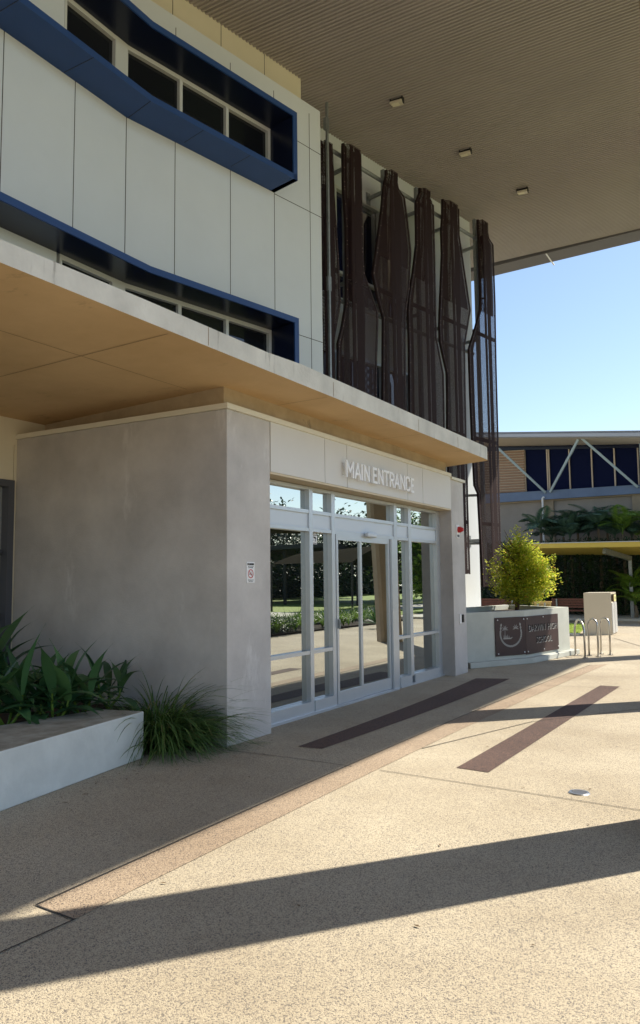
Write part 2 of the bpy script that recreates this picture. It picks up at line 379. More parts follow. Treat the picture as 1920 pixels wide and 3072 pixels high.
m.box(XF - .08, XF - .04, 6.85, 12.295, 2.83, 3.36, 1); m.build('fascia_panel', ['panel_white', 'joint'], bld)
m = MB(); m.box(-5.2, XF - .002, 6.85, 12.29, 2.79, 2.813); m.build('door_head', 'reveal', bld)
# downstand beam, skewed as in the photograph
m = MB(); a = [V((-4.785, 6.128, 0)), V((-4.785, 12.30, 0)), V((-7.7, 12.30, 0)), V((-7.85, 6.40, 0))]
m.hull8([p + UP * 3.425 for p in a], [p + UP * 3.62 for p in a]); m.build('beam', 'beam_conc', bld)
# canopy slab
m = MB(); XS = -4.07
a = [V((XS, -7, 0)), V((XS, 12.36, 0)), V((XS - .02, 12.45, 0)), V((XS - .08, 12.50, 0)), V((-4.84, 12.72, 0)), V((-8.0, 13.8, 0)), V((-8.3, 13.5, 0)), V((-8.3, -7, 0))]
a = [V((XS, -7, 0)), V((XS, 2.6, 0)), V((XS, 4.2, 0)), V((XS, 4.6, 0)), V((XS, 5.9, 0)), V((XS, 6.5, 0))] + a[1:]
tz = [3.765, 3.765, 3.79, 3.778, 3.80, 3.832] + [3.835] * 6 + [3.80]
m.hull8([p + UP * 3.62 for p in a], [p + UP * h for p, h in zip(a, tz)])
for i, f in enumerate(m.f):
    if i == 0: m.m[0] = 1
def und(pts, w=.0035):
    for (x0, y0), (x1, y1) in zip(pts, pts[1:]):
        d = V((x1 - x0, y1 - y0, 0)).normalized(); n = V((-d.y, d.x, 0)) * w; q0 = V((x0, y0, 3.617)); q1 = V((x1, y1, 3.617)); m.face([q0 - n, q1 - n, q1 + n, q0 + n], 2)
for y in (2.0, 4.55, 7.1, 9.65): und([(XS - .05, y), (-7.8, y + .15)])
und([(XS - 1.15, -5), (XS - 1.1, 6.0)])
for y in (5.0, 7.16, 9.5, 11.0): m.box(XS, XS + .002, y - .003, y + .003, 3.63, 3.79, 2)
mat('slab_joint', (.24, .16, .09), .9)
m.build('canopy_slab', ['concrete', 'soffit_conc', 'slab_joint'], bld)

# glazing
XG = -4.93; KS = .9762
class GB(MB):
    def box(s, x0, x1, y0, y1, z0, z1, mi=0):
        f = lambda z: max(0, 1.6 + (z - 1.6) * KS) if z > .03 else z
        return MB.box(s, x0, x1, y0 * KS, y1 * KS, f(z0), f(z1), mi)
MV = [(7.0, 7.02), (8.213, 8.298), (8.779, 8.873), (10.724, 10.828), (11.262, 11.375), (12.44, 12.53)]
f = GB()
def fr(y0, y1, z0, z1, d=.07): f.box(XG - .07, XG + d - .07, y0, y1, z0, z1)
for i, (a, b) in enumerate(MV[1:5]): fr(a, b, .0 if i != 3 else .10, 2.81, .075)
fr(12.44, 12.53, 0, 2.81, .075); fr(6.80, 6.9, 0, 2.81, .075)
bays = [(6.9, 8.213), (8.298, 8.779), (8.873, 10.724), (10.828, 11.262), (11.375, 12.44)]
for i, (a, b) in enumerate(bays):
    fr(a, b, 2.47, 2.515); fr(a, b, 2.24, 2.285); fr(a, b, 2.77, 2.81)
    if i != 2: fr(a, b, .70, .745); fr(a, b, .02, .12, .09)
f.box(XG - .07, XG + .05, 6.85, 8.90, 0, .028); f.box(XG - .07, XG + .03, 10.83, 12.75, 0, .028); f.box(XG - .06, XG + .0, 12.53, 12.75, 0, 2.9)
gw = f.build('glazing_frame', 'alu', bld)
for i, (a, b) in enumerate(bays):
    q = GB(); q.box(XG - .075, XG - .06, a, b, 2.515, 2.77); q.build('window', 'mirror_glass', bld)
    q = GB(); q.box(XG - .06, XG - .02, a, b, 2.285, 2.47); q.build('spandrel', 'alu_panel', bld)
    if i != 2:
        q = GB(); q.box(XG - .075, XG - .06, a, b, .745, 2.24); q.build('window', 'mirror_glass', bld)
        q = GB(); q.box(XG - .075, XG - .06, a, b, .12, .70); q.build('window', 'mirror_glass', bld)
def door(y0, y1, x):
    q = GB(); q.box(x - .02, x - .008, y0 + .05, y1 - .05, .15, 2.16); o = q.build('door', 'mirror_glass', bld)
    q = GB()
    for a, b, c, d in ((y0, y0 + .05, .03, 2.24), (y1 - .05, y1, .03, 2.24), (y0 + .05, y1 - .05, .03, .15), (y0 + .05, y1 - .05, 2.16, 2.24)): q.box(x - .03, x + .01, a, b, c, d)
    q.build('door_frame', 'alu', o)
    if y0 < 9: q = GB(); q.box(x + .01, x + .04, y0 + .01, y0 + .035, .98, 1.10); q.build('handle', 'galv', o)
door(8.88, 9.60, XG + .005); door(9.60, 10.56, XG - .015)
q = GB(); q.box(XG - .09, XG + .03, 10.57, 10.72, 0, 2.24); q.build('door_jamb', 'alu', bld)
q = GB(); q.box(XG - .01, XG + .05, 8.88, 10.72, .0, .025); q.build('threshold', 'alu', bld)
q = GB(); q.box(XG, XG + .07, 9.72, 10.02, 2.235, 2.30); o = q.build('door_sensor', 'alu_panel', bld, bevel=.02, weld=True)
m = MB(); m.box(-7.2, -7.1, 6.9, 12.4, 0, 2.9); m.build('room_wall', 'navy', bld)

# big roof
sl = .03; P0 = fp(2, -.4, 11.69)
def rz(x, y): d = V((x, y, 0)) - V((P0.x, P0.y, 0)); return 11.69 + sl * d.dot(Cn)
m = MB(); pitch = .085; th = R(3.2)
def cut_y(x, y): return y + math.tan(th) * x
y = -9.0; XR = 2.91; XL = -14
k = 0
while y < 23.2:
    for (a, b, dz0, dz1) in ((0, .028, 0, 0), (.028, .036, 0, .032), (.036, .077, .032, .032), (.077, .085, .032, 0)):
        ya, yb = y + a, y + b
        def pt(x, yy, dz):
            Y = yy + math.tan(th) * (x + 3); return V((x, Y, rz(x, Y) + dz))
        ye = y + math.tan(th) * 5; xr_ = XR if ye < 22.2 else max(-2.35, -1.1 - (ye - 22.2) * 1.1)
        m.face([pt(XL, ya, dz0), pt(xr_, ya, dz0), pt(xr_, yb, dz1), pt(XL, yb, dz1)], 1 if (k % 9 == 0 and a == .036) else 0)
    y += pitch; k += 1
m.build('roof', ['soffit_metal', 'soffit_joint'], bld, weld=False)
m = MB()
def rp(x, y, dz): return V((x, y, rz(x, y) + dz))
a = [(XL, 23.0), (-2.4, 23.25), (-1.3, 22.15), (XR + .3, 22.1), (XR + .3, 22.6), (-1.1, 22.7), (-2.2, 24.0), (XL, 23.75)]  # far corner, out of view, shaped with a notch so sun reaches the tree
m.hull8([rp(x, y, -.04) for x, y in a], [rp(x, y, .5) for x, y in a])
a = [(XR, -9), (XR + .3, -9), (XR + .3, 22.1), (XR, 22.1)]; m.hull8([rp(x, y, -.04) for x, y in a], [rp(x, y, .5) for x, y in a])
a = [(XL, -9), (XR, -9), (XR, 22.2), (-1.2, 22.2), (-2.4, 23.2), (XL, 23.0)]; m.hull8([rp(x, y, .2) for x, y in a], [rp(x, y, .5) for x, y in a])
o = m.build('roof_edge', 'fascia_grey', bld)
m = MB(); q0 = onP(1636, 757, V((0, 0, 11.69)), UP); m.hull8([rp(q0.x, q0.y, -.05), rp(q0.x + .04, q0.y, -.05), rp(q0.x + .04, q0.y + 1.0, -.05), rp(q0.x, q0.y + 1.0, -.05)], [rp(q0.x, q0.y, -.03), rp(q0.x + .04, q0.y, -.03), rp(q0.x + .04, q0.y + 1.0, -.03), rp(q0.x, q0.y + 1.0, -.03)])
m.build('daylight_gap', 'white', bld)  # white strip painting the daylight that shows through a panel gap

# roof columns (their shadows and mirror images are what the photo shows)
SUN_AZ = R(42); SUN_EL = R(51)
for (x, y, lx, ly, w) in ((-.30, 5.75, .55, -.43, .34), (-.62, 11.35, -.3, .3, .34), (-1.0, 18.6, .30, -.5, .34)):
    m = MB(); d = V((math.sin(SUN_AZ), math.cos(SUN_AZ), 0)); s = V((d.y, -d.x, 0))
    ring = lambda c, k: [c + s * w * k + d * .2, c + s * w * k * .8 + d * .28, c - s * w * k * .8 + d * .28, c - s * w * k + d * .2, c - s * w * k - d * .2, c - s * w * k * .8 - d * .28, c + s * w * k * .8 - d * .28, c + s * w * k - d * .2]
    m.hull8(ring(V((x, y, 0)), 1), ring(V((x + lx, y + ly, 11.9)), 1)); m.build('column', 'col_conc', bld, weld=True)

# ------------------------------------------------------------------ MAIN ENTRANCE lettering
sg = empty('entrance_sign', (XF, 8.4, 2.92), 'raised white MAIN ENTRANCE letters on the pale panel over the doors', 'sign')
LK = 0
def stroke_letter(ch, h, w, t):
    s = {'M': [[(0, 0), (0, 1), (.5, .35), (1, 1), (1, 0)]], 'A': [[(0, 0), (.5, 1), (1, 0)], [(.22, .3), (.78, .3)]], 'I': [[(.5, 0), (.5, 1)]],
         'N': [[(0, 0), (0, 1), (1, 0), (1, 1)]], 'E': [[(1, 0), (0, 0), (0, 1), (1, 1)], [(0, .52), (.85, .52)]], 'T': [[(0, 1), (1, 1)], [(.5, 1), (.5, 0)]],
         'R': [[(0, 0), (0, 1), (.6, 1), (.92, .9), (1, .74), (.92, .57), (.6, .47), (0, .47)], [(.55, .47), (1, 0)]],
         'C': [[(1, .78), (.9, .95), (.65, 1), (.35, 1), (.1, .95), (0, .78), (0, .22), (.1, .05), (.35, 0), (.65, 0), (.9, .05), (1, .22)]]}[ch]
    m = MB()
    for pl in s:
        P = [V((x * w, t / 2 + y * (h - t), 0)) for x, y in pl]
        for a, b in zip(P, P[1:]):
            global LK; LK = (LK + 1) % 7; e_ = .010 + .0012 * LK
            d = (b - a).normalized() * t * .42; nn = V((-d.y, d.x, 0)).normalized() * t / 2
            q = [a - d - nn, b + d - nn, b + d + nn, a - d + nn]
            m.hull8([p - V((0, 0, e_)) for p in q], [p + V((0, 0, e_)) for p in q])
    return m
HL = .222; ux, uy, un = YN, UP, XN
SP = [('M', 722, 783), ('A', 789, 841), ('I', 846, 860), ('N', 871, 915), ('E', 943, 980), ('N', 988, 1030), ('T', 1034, 1080), ('R', 1086, 1122), ('A', 1124, 1168), ('N', 1172, 1211), ('C', 1217, 1256), ('E', 1262, 1287)]
for i, (ch, xa, xb) in enumerate(SP):
    last = i == 11; so_ = .035 if last else .065; t = .033
    ya = onX(780 + xa / 2.8, 1440, XF + so_).y + t / 2; yb = onX(780 + xb / 2.8, 1440, XF + so_).y - t / 2
    w = max(yb - ya, .0001); mm = stroke_letter(ch, HL, w, t)
    place(mm, V((XF + so_, ya, 2.928)), ux, uy, un)
    mm.build('letter', 'letter', sg)
    if ch in 'MN' or i == 3:
        for zz in (.04, .18): br_ = MB(); br_.tube(V((XF, ya - .005, 2.928 + zz)), V((XF + so_ - .01, ya - .005, 2.928 + zz)), .004, n=6); br_.build('bracket', 'win_frame', sg)

# small fittings
def plate(x, y0, y1, z0, z1, mt, name, parent=None, th=.006):
    q = MB(); q.box(x, x + th, y0, y1, z0, z1); return q.build(name, mt, parent)
def face_text(txt, h, x, yc, z, mt, parent, sx=.9, bold=.0, fit=None):
    t = text_mb(txt, h, .002, bold, sx); b = bounds(t); w = b[1] - b[0]
    if fit: k = fit / w; t.v = [(p[0] * k, p[1], p[2]) for p in t.v]; w = fit; b = bounds(t)
    place(t, V((x, yc - w / 2 - b[0], z)), YN, UP, XN); return t.build('text', mt, parent)
s = plate(XF + .001, 6.400, 6.540, 1.600, 1.815, 'white', 'no_smoking_sign'); tag(s, 'small white no smoking notice on the grey pier left of the glass doors', 'sign')
face_text('NO SMOKING', .026, XF + .009, 6.47, 1.783, 'black', s, fit=.115, bold=.001)
face_text('within 5 metres of any', .010, XF + .009, 6.47, 1.767, 'black', s, fit=.10); face_text('entry to this building', .010, XF + .009, 6.47, 1.753, 'black', s, fit=.085)
face_text('Penalties apply under the', .010, XF + .009, 6.47, 1.625, 'black', s, fit=.10); face_text('tobacco control act', .010, XF + .009, 6.47, 1.612, 'black', s, fit=.075)
q = MB(); c0 = V((XF + .0095, 6.47, 1.692)); N = 28
for k in range(N):
    a, b = 2 * math.pi * k / N, 2 * math.pi * (k + 1) / N
    P = lambda t, r: c0 + YN * math.cos(t) * r + UP * math.sin(t) * r
    q.face([P(a, .038), P(a, .047), P(b, .047), P(b, .038)])
d = (YN - UP).normalized(); e = (YN + UP).normalized() * .004; q.face([c0 - d * .04 - e, c0 + d * .04 - e, c0 + d * .04 + e, c0 - d * .04 + e]); q.build('prohibition_ring', 'red', s)
q = MB(); q.box(XF + .0075, XF + .0085, 6.443, 6.497, 1.685, 1.693); q.box(XF + .0075, XF + .0085, 6.475, 6.479, 1.70, 1.715); q.build('cigarette', 'black', s)
s = plate(XG - .058, 8.10, 8.295, 2.075, 2.225, 'white', 'camera_warning_sign', th=.003); tag(s, 'white CCTV warning sticker on the narrow glass pane left of the doors', 'sign')
q = MB(); q.box(XG - .0545, XG - .053, 8.105, 8.29, 2.182, 2.22); q.box(XG - .0545, XG - .053, 8.11, 8.285, 2.083, 2.092); q.build('banner', 'black', s)
face_text('WARNING', .036, XG - .050, 8.198, 2.188, 'white', s, fit=.17, bold=.001); face_text('CCTV', .045, XG - .052, 8.152, 2.137, 'black', s, fit=.09, bold=.002); face_text('IN OPERATION', .014, XG - .052, 8.16, 2.12, 'black', s, fit=.09)
q = MB(); q.obox(V((XG - .052, 8.212, 2.152)), YN * .055 + UP * -.01, UP * .02, XN * .002); q.box(XG - .052, XG - .05, 8.25, 8.257, 2.117, 2.147); q.box(XG - .052, XG - .05, 8.237, 8.27, 2.112, 2.119); q.build('camera_symbol', 'black', s)
s = plate(XF + .001, 12.50, 12.64, 2.33, 2.56, 'white', 'fire_alarm_sounder', th=.012); tag(s, 'red round fire alarm sounder with FIRE plate on the right pier', 'fire alarm')
q = MB(); q.tube(V((XF + .013, 12.58, 2.475)), V((XF + .06, 12.58, 2.475)), .052, .052, 16); q.tube(V((XF + .06, 12.58, 2.475)), V((XF + .10, 12.58, 2.475)), .045, .032, 16); q.build('sounder', 'red', s)
face_text('FIRE', .06, XF + .014, 12.575, 2.345, 'black', s, fit=.11, bold=.002)
s = plate(XF + .001, 12.53, 12.60, .86, 1.02, 'white', 'card_reader', th=.02); tag(s, 'small white intercom box with black reader low on the right pier', 'card reader')
q = MB(); q.box(XF + .001, XF + .035, 12.635, 12.70, .875, 1.01); q.build('reader', 'black', s, bevel=.008, weld=True)

# ------------------------------------------------------------------ ceiling floodlights
lab = ['square floodlight under the roof, nearest the block corner and highest in the photo', 'square floodlight under the roof, middle one of three', 'square floodlight under the roof, lowest in the photo above the far fins']
for (x, y), lb in zip(((-6.28, 13.9), (-5.72, 16.5), (-5.08, 19.0)), lab):
    z = rz(x, y); e = empty('ceiling_light', (x, y, z), lb, 'ceiling light', 'floodlights under the big roof')
    q = MB(); q.obox(V((x - .13, y - .08, z - .14)), V((.26, .03, .0)), V((-.03, .20, .03)), V((0, 0, .05))); q.build('housing', 'bin_side', e, bevel=.01, weld=True)
    q = MB(); q.obox(V((x - .10, y - .055, z - .147)), V((.15, .018, .0)), V((-.018, .14, .020)), V((0, 0, .006))); q.build('lens', 'cream_warm', e)
    q = MB(); q.box(x - .15, x - .13, y - .02, y + .08, z - .12, z); q.box(x + .11, x + .13, y, y + .10, z - .12, z); q.box(x - .13, x + .11, y + .02, y + .12, z - .035, z - .003); q.build('bracket', 'black', e)

# ------------------------------------------------------------------ sunshade fins
FIN = [
 ([(960,440),(960,1160)], [(994,441),(1000,539),(1016,777),(1022,903),(1019,927),(1001.5,1026),(1002,1150)], 1.75, 'leftmost rusty brown perforated fin, half hidden behind the cream block corner'),
 ([(1029.5,459),(1030.3,559),(1038,678),(1039,797),(1039,909),(1027,978),(1014.5,1030),(1014.5,1153)], [(1083,463),(1086,598),(1089,757),(1093,820),(1104.7,853),(1133.5,935),(1134.5,958),(1130.5,1078),(1129.5,1205)], 1.75, 'second fin from the cream block, straight sided above and flaring right halfway down'),
 ([(1159,525),(1152,556),(1144,638),(1128.5,757),(1119,819),(1133.5,891),(1150,953),(1149,1207)], [(1189,528),(1190,557),(1210,561),(1223.6,663),(1233.5,757),(1228,867),(1221.5,910),(1216,964),(1217,1155),(1219,1241)], 1.75, 'third fin from the cream block, lozenge shaped with both edges bulging'),
 ([(1259,579),(1248.5,607),(1249.5,733.6),(1238.7,824),(1228,888),(1225,931),(1227,994),(1228.5,1047),(1230,1241)], [(1287,581),(1287,608),(1301,611),(1305,781),(1307.5,931),(1310,1015),(1331,1123),(1334,1284)], 1.75, 'fourth fin from the cream block, widening left above and right below'),
 ([(1329,624),(1324.6,695),(1326.8,759),(1319,974),(1321,1026),(1343,1125),(1343,1292)], [(1377,628),(1378.4,706),(1411.7,931),(1394.5,1037),(1395.6,1133),(1399,1318),(1403,1456),(1403.5,1499),(1410.5,1722)], 1.75, 'fifth fin from the cream block, its right edge coming to a point halfway down'),
 ([(1434,673),(1436.5,708),(1441.8,888),(1440.7,929),(1427.8,979),(1411.7,1032),(1407.4,1047),(1411.7,1176),(1418,1327),(1424.6,1456),(1435,1480),(1449,1741)], [(1459.6,675),(1460.5,705),(1479,710),(1486,910),(1489,1090),(1494.5,1295),(1497.6,1460),(1505.7,1763)], 1.42, 'rightmost rusty brown fin standing against the sky and reaching down to the tree')]
def interp(P, z):
    if z >= P[0][1]: return P[0][0]
    for (a, za), (b, zb) in zip(P, P[1:]):
        if z >= zb: return a + (b - a) * (za - z) / max(za - zb, 1e-6)
    return P[-1][0]
NF, NE = -.40, -.50
def tcz(x, y, n): w = onP(x, y, K + Cn * n, Cn); d = w - K; return (d.dot(Cd), w.z)
for Lp, Rp, zb, lb in FIN:
    L = [tcz(x, y, NE) for x, y in Lp]; Rr = [tcz(x, y, NE) for x, y in Rp]
    zt = min(L[0][1], Rr[0][1]); zt2 = max(L[0][1], Rr[0][1]); zt = min(zt2, 11.45)
    zs = sorted({round(z, 3) for _, z in L + Rr if zb < z <= zt} | {zb, zt}, reverse=True)
    tmid = fp((interp(L, zt) + interp(Rr, zt)) / 2, NE, 0)
    e = empty('sunshade_fin', (tmid.x, tmid.y, zb), lb, 'sunshade fin', 'perforated sunshade fins along the upper wall')
    mid = (interp(L, zt) + interp(Rr, zt)) / 2
    pan = MB(); edg = MB(); core = MB(); riv = MB()
    def sec(z):
        l, r = interp(L, z), interp(Rr, z); wdt = r - l
        c = min(max(mid, l + .22), r - .22) if wdt > .5 else (l + r) / 2
        h = min(.17, wdt * .3); return [l, l + .05, c - h, c + h, r - .05, r]
    for z1, z0 in zip(zs, zs[1:]):
        k = max(1, int((z1 - z0) / 1.5))
        for q in range(k):
            za = z1 - (z1 - z0) * q / k; zc = z1 - (z1 - z0) * (q + 1) / k
            s1, s0 = sec(za), sec(zc); ns = [NE, NE, NF, NF, NE, NE]
            # solid folded edges
            for i0 in (0, 4):
                a = [fp(s0[i0], NE - .012, zc), fp(s0[i0], NE + .01, zc), fp(s0[i0 + 1], NE + .01, zc), fp(s0[i0 + 1], NE - .012, zc)]
                b = [fp(s1[i0], NE - .012, za), fp(s1[i0], NE + .01, za), fp(s1[i0 + 1], NE + .01, za), fp(s1[i0 + 1], NE - .012, za)]
                edg.hull8(a, b)
            a = [fp(s0[0] - .004, NE - .05, zc), fp(s0[0] - .004, NE - .01, zc), fp(s0[0] + .008, NE - .01, zc), fp(s0[0] + .008, NE - .05, zc)]
            b = [fp(s1[0] - .004, NE - .05, za), fp(s1[0] - .004, NE - .01, za), fp(s1[0] + .008, NE - .01, za), fp(s1[0] + .008, NE - .05, za)]
            edg.hull8(a, b)
            for i in (1, 2, 3):
                w0 = 0; P = [fp(s0[i], ns[i], zc), fp(s0[i + 1], ns[i + 1], zc), fp(s1[i + 1], ns[i + 1], za), fp(s1[i], ns[i], za)]
                pan.face(P, 0, [(s0[i], zc), (s0[i + 1], zc), (s1[i + 1], za), (s1[i], za)])
            # inner skins: solid high up, leaving see-through strips lower down
            hi = zc > 8.6; g = .012 if hi else .03
            def skin(i, u0, u1, n):
                A_ = [s0[i] + (s0[i + 1] - s0[i]) * u for u in (u0, u1)]; B_ = [s1[i] + (s1[i + 1] - s1[i]) * u for u in (u0, u1)]
                core.face([fp(A_[0], n, zc), fp(A_[1], n, zc), fp(B_[1], n, za), fp(B_[0], n, za)])
            skin(1, 0.0, .96 if hi else .30, NE - .03); skin(2, .0, .36, NF - .03); skin(2, .46, 1.0, NF - .03); skin(3, .0, .96 if hi else .38, NE - .03)
            if hi: pan.face([fp(s0[1], NE - .05, zc), fp(s0[4], NE - .05, zc), fp(s1[4], NE - .05, za), fp(s1[1], NE - .05, za)], 0, [(s0[1] + .009, zc + .007), (s0[4] + .009, zc + .007), (s1[4] + .009, za + .007), (s1[1] + .009, za + .007)])
            za_ = za
            while za_ > zc:
                for tt in (interp(L, za_) + .025, interp(Rr, za_) - .025): edg.obox(fp(tt - .008, NE + .0105, za_ - .008), Cd * .016, Cn * .006, UP * .016, 1)
                za_ -= .32
    s1 = sec(zt); 0 and edg.obox(fp(s1[0], NE - .05, zt - .012), Cd * (s1[5] - s1[0]), Cn * (NF - NE + .05), UP * .012)
    for zz in (8.05, 5.2, 3.0, zb + .02):
        if zb < zz < zt - .5:
            a = sec(zz); edg.obox(fp(a[0], NE - .05, zz), Cd * (a[5] - a[0]), Cn * .035, UP * .09)
    pan.build('perforated_panel', 'perforated', e); edg.build('edge_frame', ['rust', 'rivet'], e); core.build('backing_plate', 'rust', e)
    post = MB(); post.obox(fp(mid - .05, -.78, zb + .1), Cd * .09, Cn * .09, UP * (zt + .05 - zb))
    for zz in (10.6, 8.0, 5.15, 2.6):
        if zb < zz < zt:
            post.obox(fp(mid - .03, -1.2, zz), Cd * .05, Cn * .5, UP * .08 + Cd * .0); post.obox(fp(mid - .08, -1.2, zz - .12), Cd * .15, Cn * .015, UP * .3)
    post.build('steel_post', 'galv', e)
rail_l = ['upper galvanised pipe running behind the sunshade fins just below the roof', 'middle galvanised pipe running behind the sunshade fins at floor level']
for (xa, ya), (xb, yb), lb in (((997.5, 481), (1436, 699), rail_l[0]), ((1024, 914), (1398, 1045), rail_l[1])):
    a = tcz(xa, ya, -.70); b = tcz(xb, yb, -.70); z = (a[1] + b[1]) / 2
    q = MB(); q.tube(fp(4.6, -.70, z), fp(b[0] + .35, -.70, z), .045, n=12); tag(q.build('support_pipe', 'galv', smooth=False), lb, 'pipe')
for (x, y), lb in (((1420, 1488), 'lower short galvanised strut between far wall and rightmost fin'), ((1425, 1631), 'lowest pale strut between far wall and rightmost fin')):
    a = tcz(x, y, -.85); q = MB(); q.tube(fp(a[0] - .35, -1.2, a[1]), fp(11.15, -.6, a[1]), .035, n=10); tag(q.build('strut', 'galv'), lb, 'strut')
a = tcz(984, 600, -.38); q = MB(); q.obox(fp(a[0] - .03, -.40, 3.0), Cd * .045, Cn * .05, UP * 8.55); q.obox(fp(a[0] - .06, -.43, 10.95), Cd * .1, Cn * .08, UP * .25); q.obox(fp(a[0] - .05, -.42, 7.5), Cd * .09, Cn * .07, UP * .3)
tag(q.build('drain_pipe', 'galv'), 'thin vertical galvanised pole at the cream block corner beside the first fin', 'pole')

# ------------------------------------------------------------------ sign planter
sw = empty('sign_planter', (-4.1, 14.5, 0), 'low angled concrete planter wall with brown metal school name plate', 'planter')
bl, bk, br = V((-4.84, 13.40, 0)), V((-4.093, 14.776, 0)), V((-3.691, 17.007, 0))
n1 = (bk - bl).cross(UP).normalized(); n2 = (br - bk).cross(UP).normalized()
if n1.x < 0: n1 = -n1
if n2.x < 0: n2 = -n2
def isect(o1, o2):   # corner of two lines offset inward
    p1 = bl - n1 * o1; d1 = (bk - bl); p2 = bk - n2 * o2; d2 = (br - bk)
    k = ((p2 - p1).x * d2.y - (p2 - p1).y * d2.x) / (d1.x * d2.y - d1.y * d2.x); return p1 + d1 * k
def prof(off, ext=0.0):
    k = isect(off, off); d1 = (bk - bl).normalized(); d2 = (br - bk).normalized()
    return bl - n1 * off + d1 * off * .3, k, br - n2 * off - d2 * off
def plan(off, back=1.5):
    a, k, c = prof(off); return [a, k, c, c + V((-back - .4, 1.3, 0)), a + V((-1.2, 1.3, 0))]
m = MB(); a = plan(0.0, 1.6); m.hull8(a, [p + UP * .10 for p in a]); m.build('base_step', 'sign_conc', sw, weld=True, bevel=.01)
o = plan(.15, 1.4); i = plan(.32, 1.2); i[3] = o[3] + V((.17, -.17, 0)); i[4] = o[4] + V((.17, .1, 0))
m = MB(); H = 1.0; z = lambda p, h: V((p.x, p.y, h))
for k in range(5):
    j = (k + 1) % 5
    m.face([z(o[k], .1), z(o[j], .1), z(o[j], H), z(o[k], H)]); m.face([z(i[j], .8), z(i[k], .8), z(i[k], H), z(i[j], H)]); m.face([z(o[k], H), z(o[j], H), z(i[j], H), z(i[k], H)])
m.build('wall', 'sign_conc', sw)
m = MB(); m.face([z(p, .90) for p in i]); m.build('soil', 'soil', sw)
# name plate: two sheets either side of the bend
PT = .13; pk = isect(PT, PT); d1 = (bk - bl).normalized(); d2 = (br - bk).normalized()
plt = MB(); LL = .79; LR = 1.49
def sheet(p0, d, ln, n, za, zb): plt.obox(p0 + UP * za, d * ln, n * -.012, UP * (zb - za))
sheet(pk - d1 * LL, d1, LL - .004, n1, .165, .885); sheet(pk + d2 * .004, d2, LR, n2, .155, .885)
mat('rust_plate', (.055, .030, .028), .6, .3, 5)
pl = plt.build('name_plate', 'rust_plate', sw)
for p, n, lst in ((pk - d1 * LL, n1, ((.06, .84), (LL - .05, .84), (.06, .21), (LL - .05, .21))), (pk, n2, ((.07, .84), (.78, .85), (.07, .21), (.78, .21), (LR - .03, .22)))):
    d = d1 if n is n1 else d2
    for a, zz in lst: c = p + d * a + UP * zz; q = MB(); q.tube(c, c + n * .012, .012, n=8); q.build('bolt', 'white', pl)
mat('cutout', (.36, .35, .33), .6, .3, 60); mat('cutout_dark', (.006, .005, .005), .8)
for txt, zz, x0, x1 in (('DARWIN', .60, .12, .86), ('HIGH', .60, .98, 1.42), ('SCHOOL', .36, .44, 1.16)):
    t = text_mb(txt, .17, .003, .002); b = bounds(t); k = (x1 - x0) / (b[1] - b[0]); t.v = [((p[0] - b[0]) * k, p[1], p[2]) for p in t.v]
    t2 = MB(); t2.v = list(t.v); t2.f = t.f; t2.m = t.m; t2.uv = t.uv
    place(t, pk + d2 * x0 + n2 * .003 + UP * zz, d2, UP, n2); t.build('cutout_shadow', 'cutout_dark', pl)
    t2.v = [(p[0] + .020, p[1] - .018, p[2]) for p in t2.v]; place(t2, pk + d2 * x0 + n2 * .0012 + UP * zz, d2, UP, n2); t2.build('cutout_letters', 'cutout', pl)
em = MB(); ec = pk - d1 * (LL / 2 + .0) + UP * .56 + n1 * .004
def E2(u, v): return ec + d1 * u + UP * v
def leaf2(u, v, ang, ln, w):
    c, s = math.cos(ang), math.sin(ang); pts = [(0, 0), (.3, .5), (.7, .4), (1, 0), (.6, -.5), (.25, -.4)]
    em.face([E2(u + c * a * ln - s * b * w, v + s * a * ln + c * b * w) for a, b in pts])
for k in range(11):
    for sgn in (-1, 1):
        t = k / 10; a = R(8 + t * 86); u = sgn * .27 * math.cos(a) ; v = .02 - .24 * math.sin(a)
        if k < 1: pass
        leaf2(u, v, math.atan2(-.24 * math.cos(a), -sgn * .27 * math.sin(a)) + math.pi, .075, .042)
for sgn in (-1, 1):
    for k in range(3): leaf2(sgn * (.275 - .01 * k), .03 + .06 * k, R(90 + sgn * 14), .07, .045)
for cx, cy, n in ((-.15, .10, 6), (.13, .11, 6)):
    for k in range(n): leaf2(cx, cy, R(-10 + 40 * k), .085, .016)
em.face([E2(-.155, .09), E2(-.145, .09), E2(-.15, -.06), E2(-.165, -.06)])
for k, (u, h) in enumerate(((-.19, .05), (-.16, .07), (-.13, .045), (-.10, .06), (-.06, .04))): em.face([E2(u, -.06), E2(u + .02, -.06), E2(u + .012, -.06 + h), E2(u + .004, -.06 + h)])
em.face([E2(-.2, -.085), E2(.0, -.085), E2(.05, -.05), E2(-.02, -.062), E2(-.2, -.06)])
em.build('emblem', 'cutout', pl)

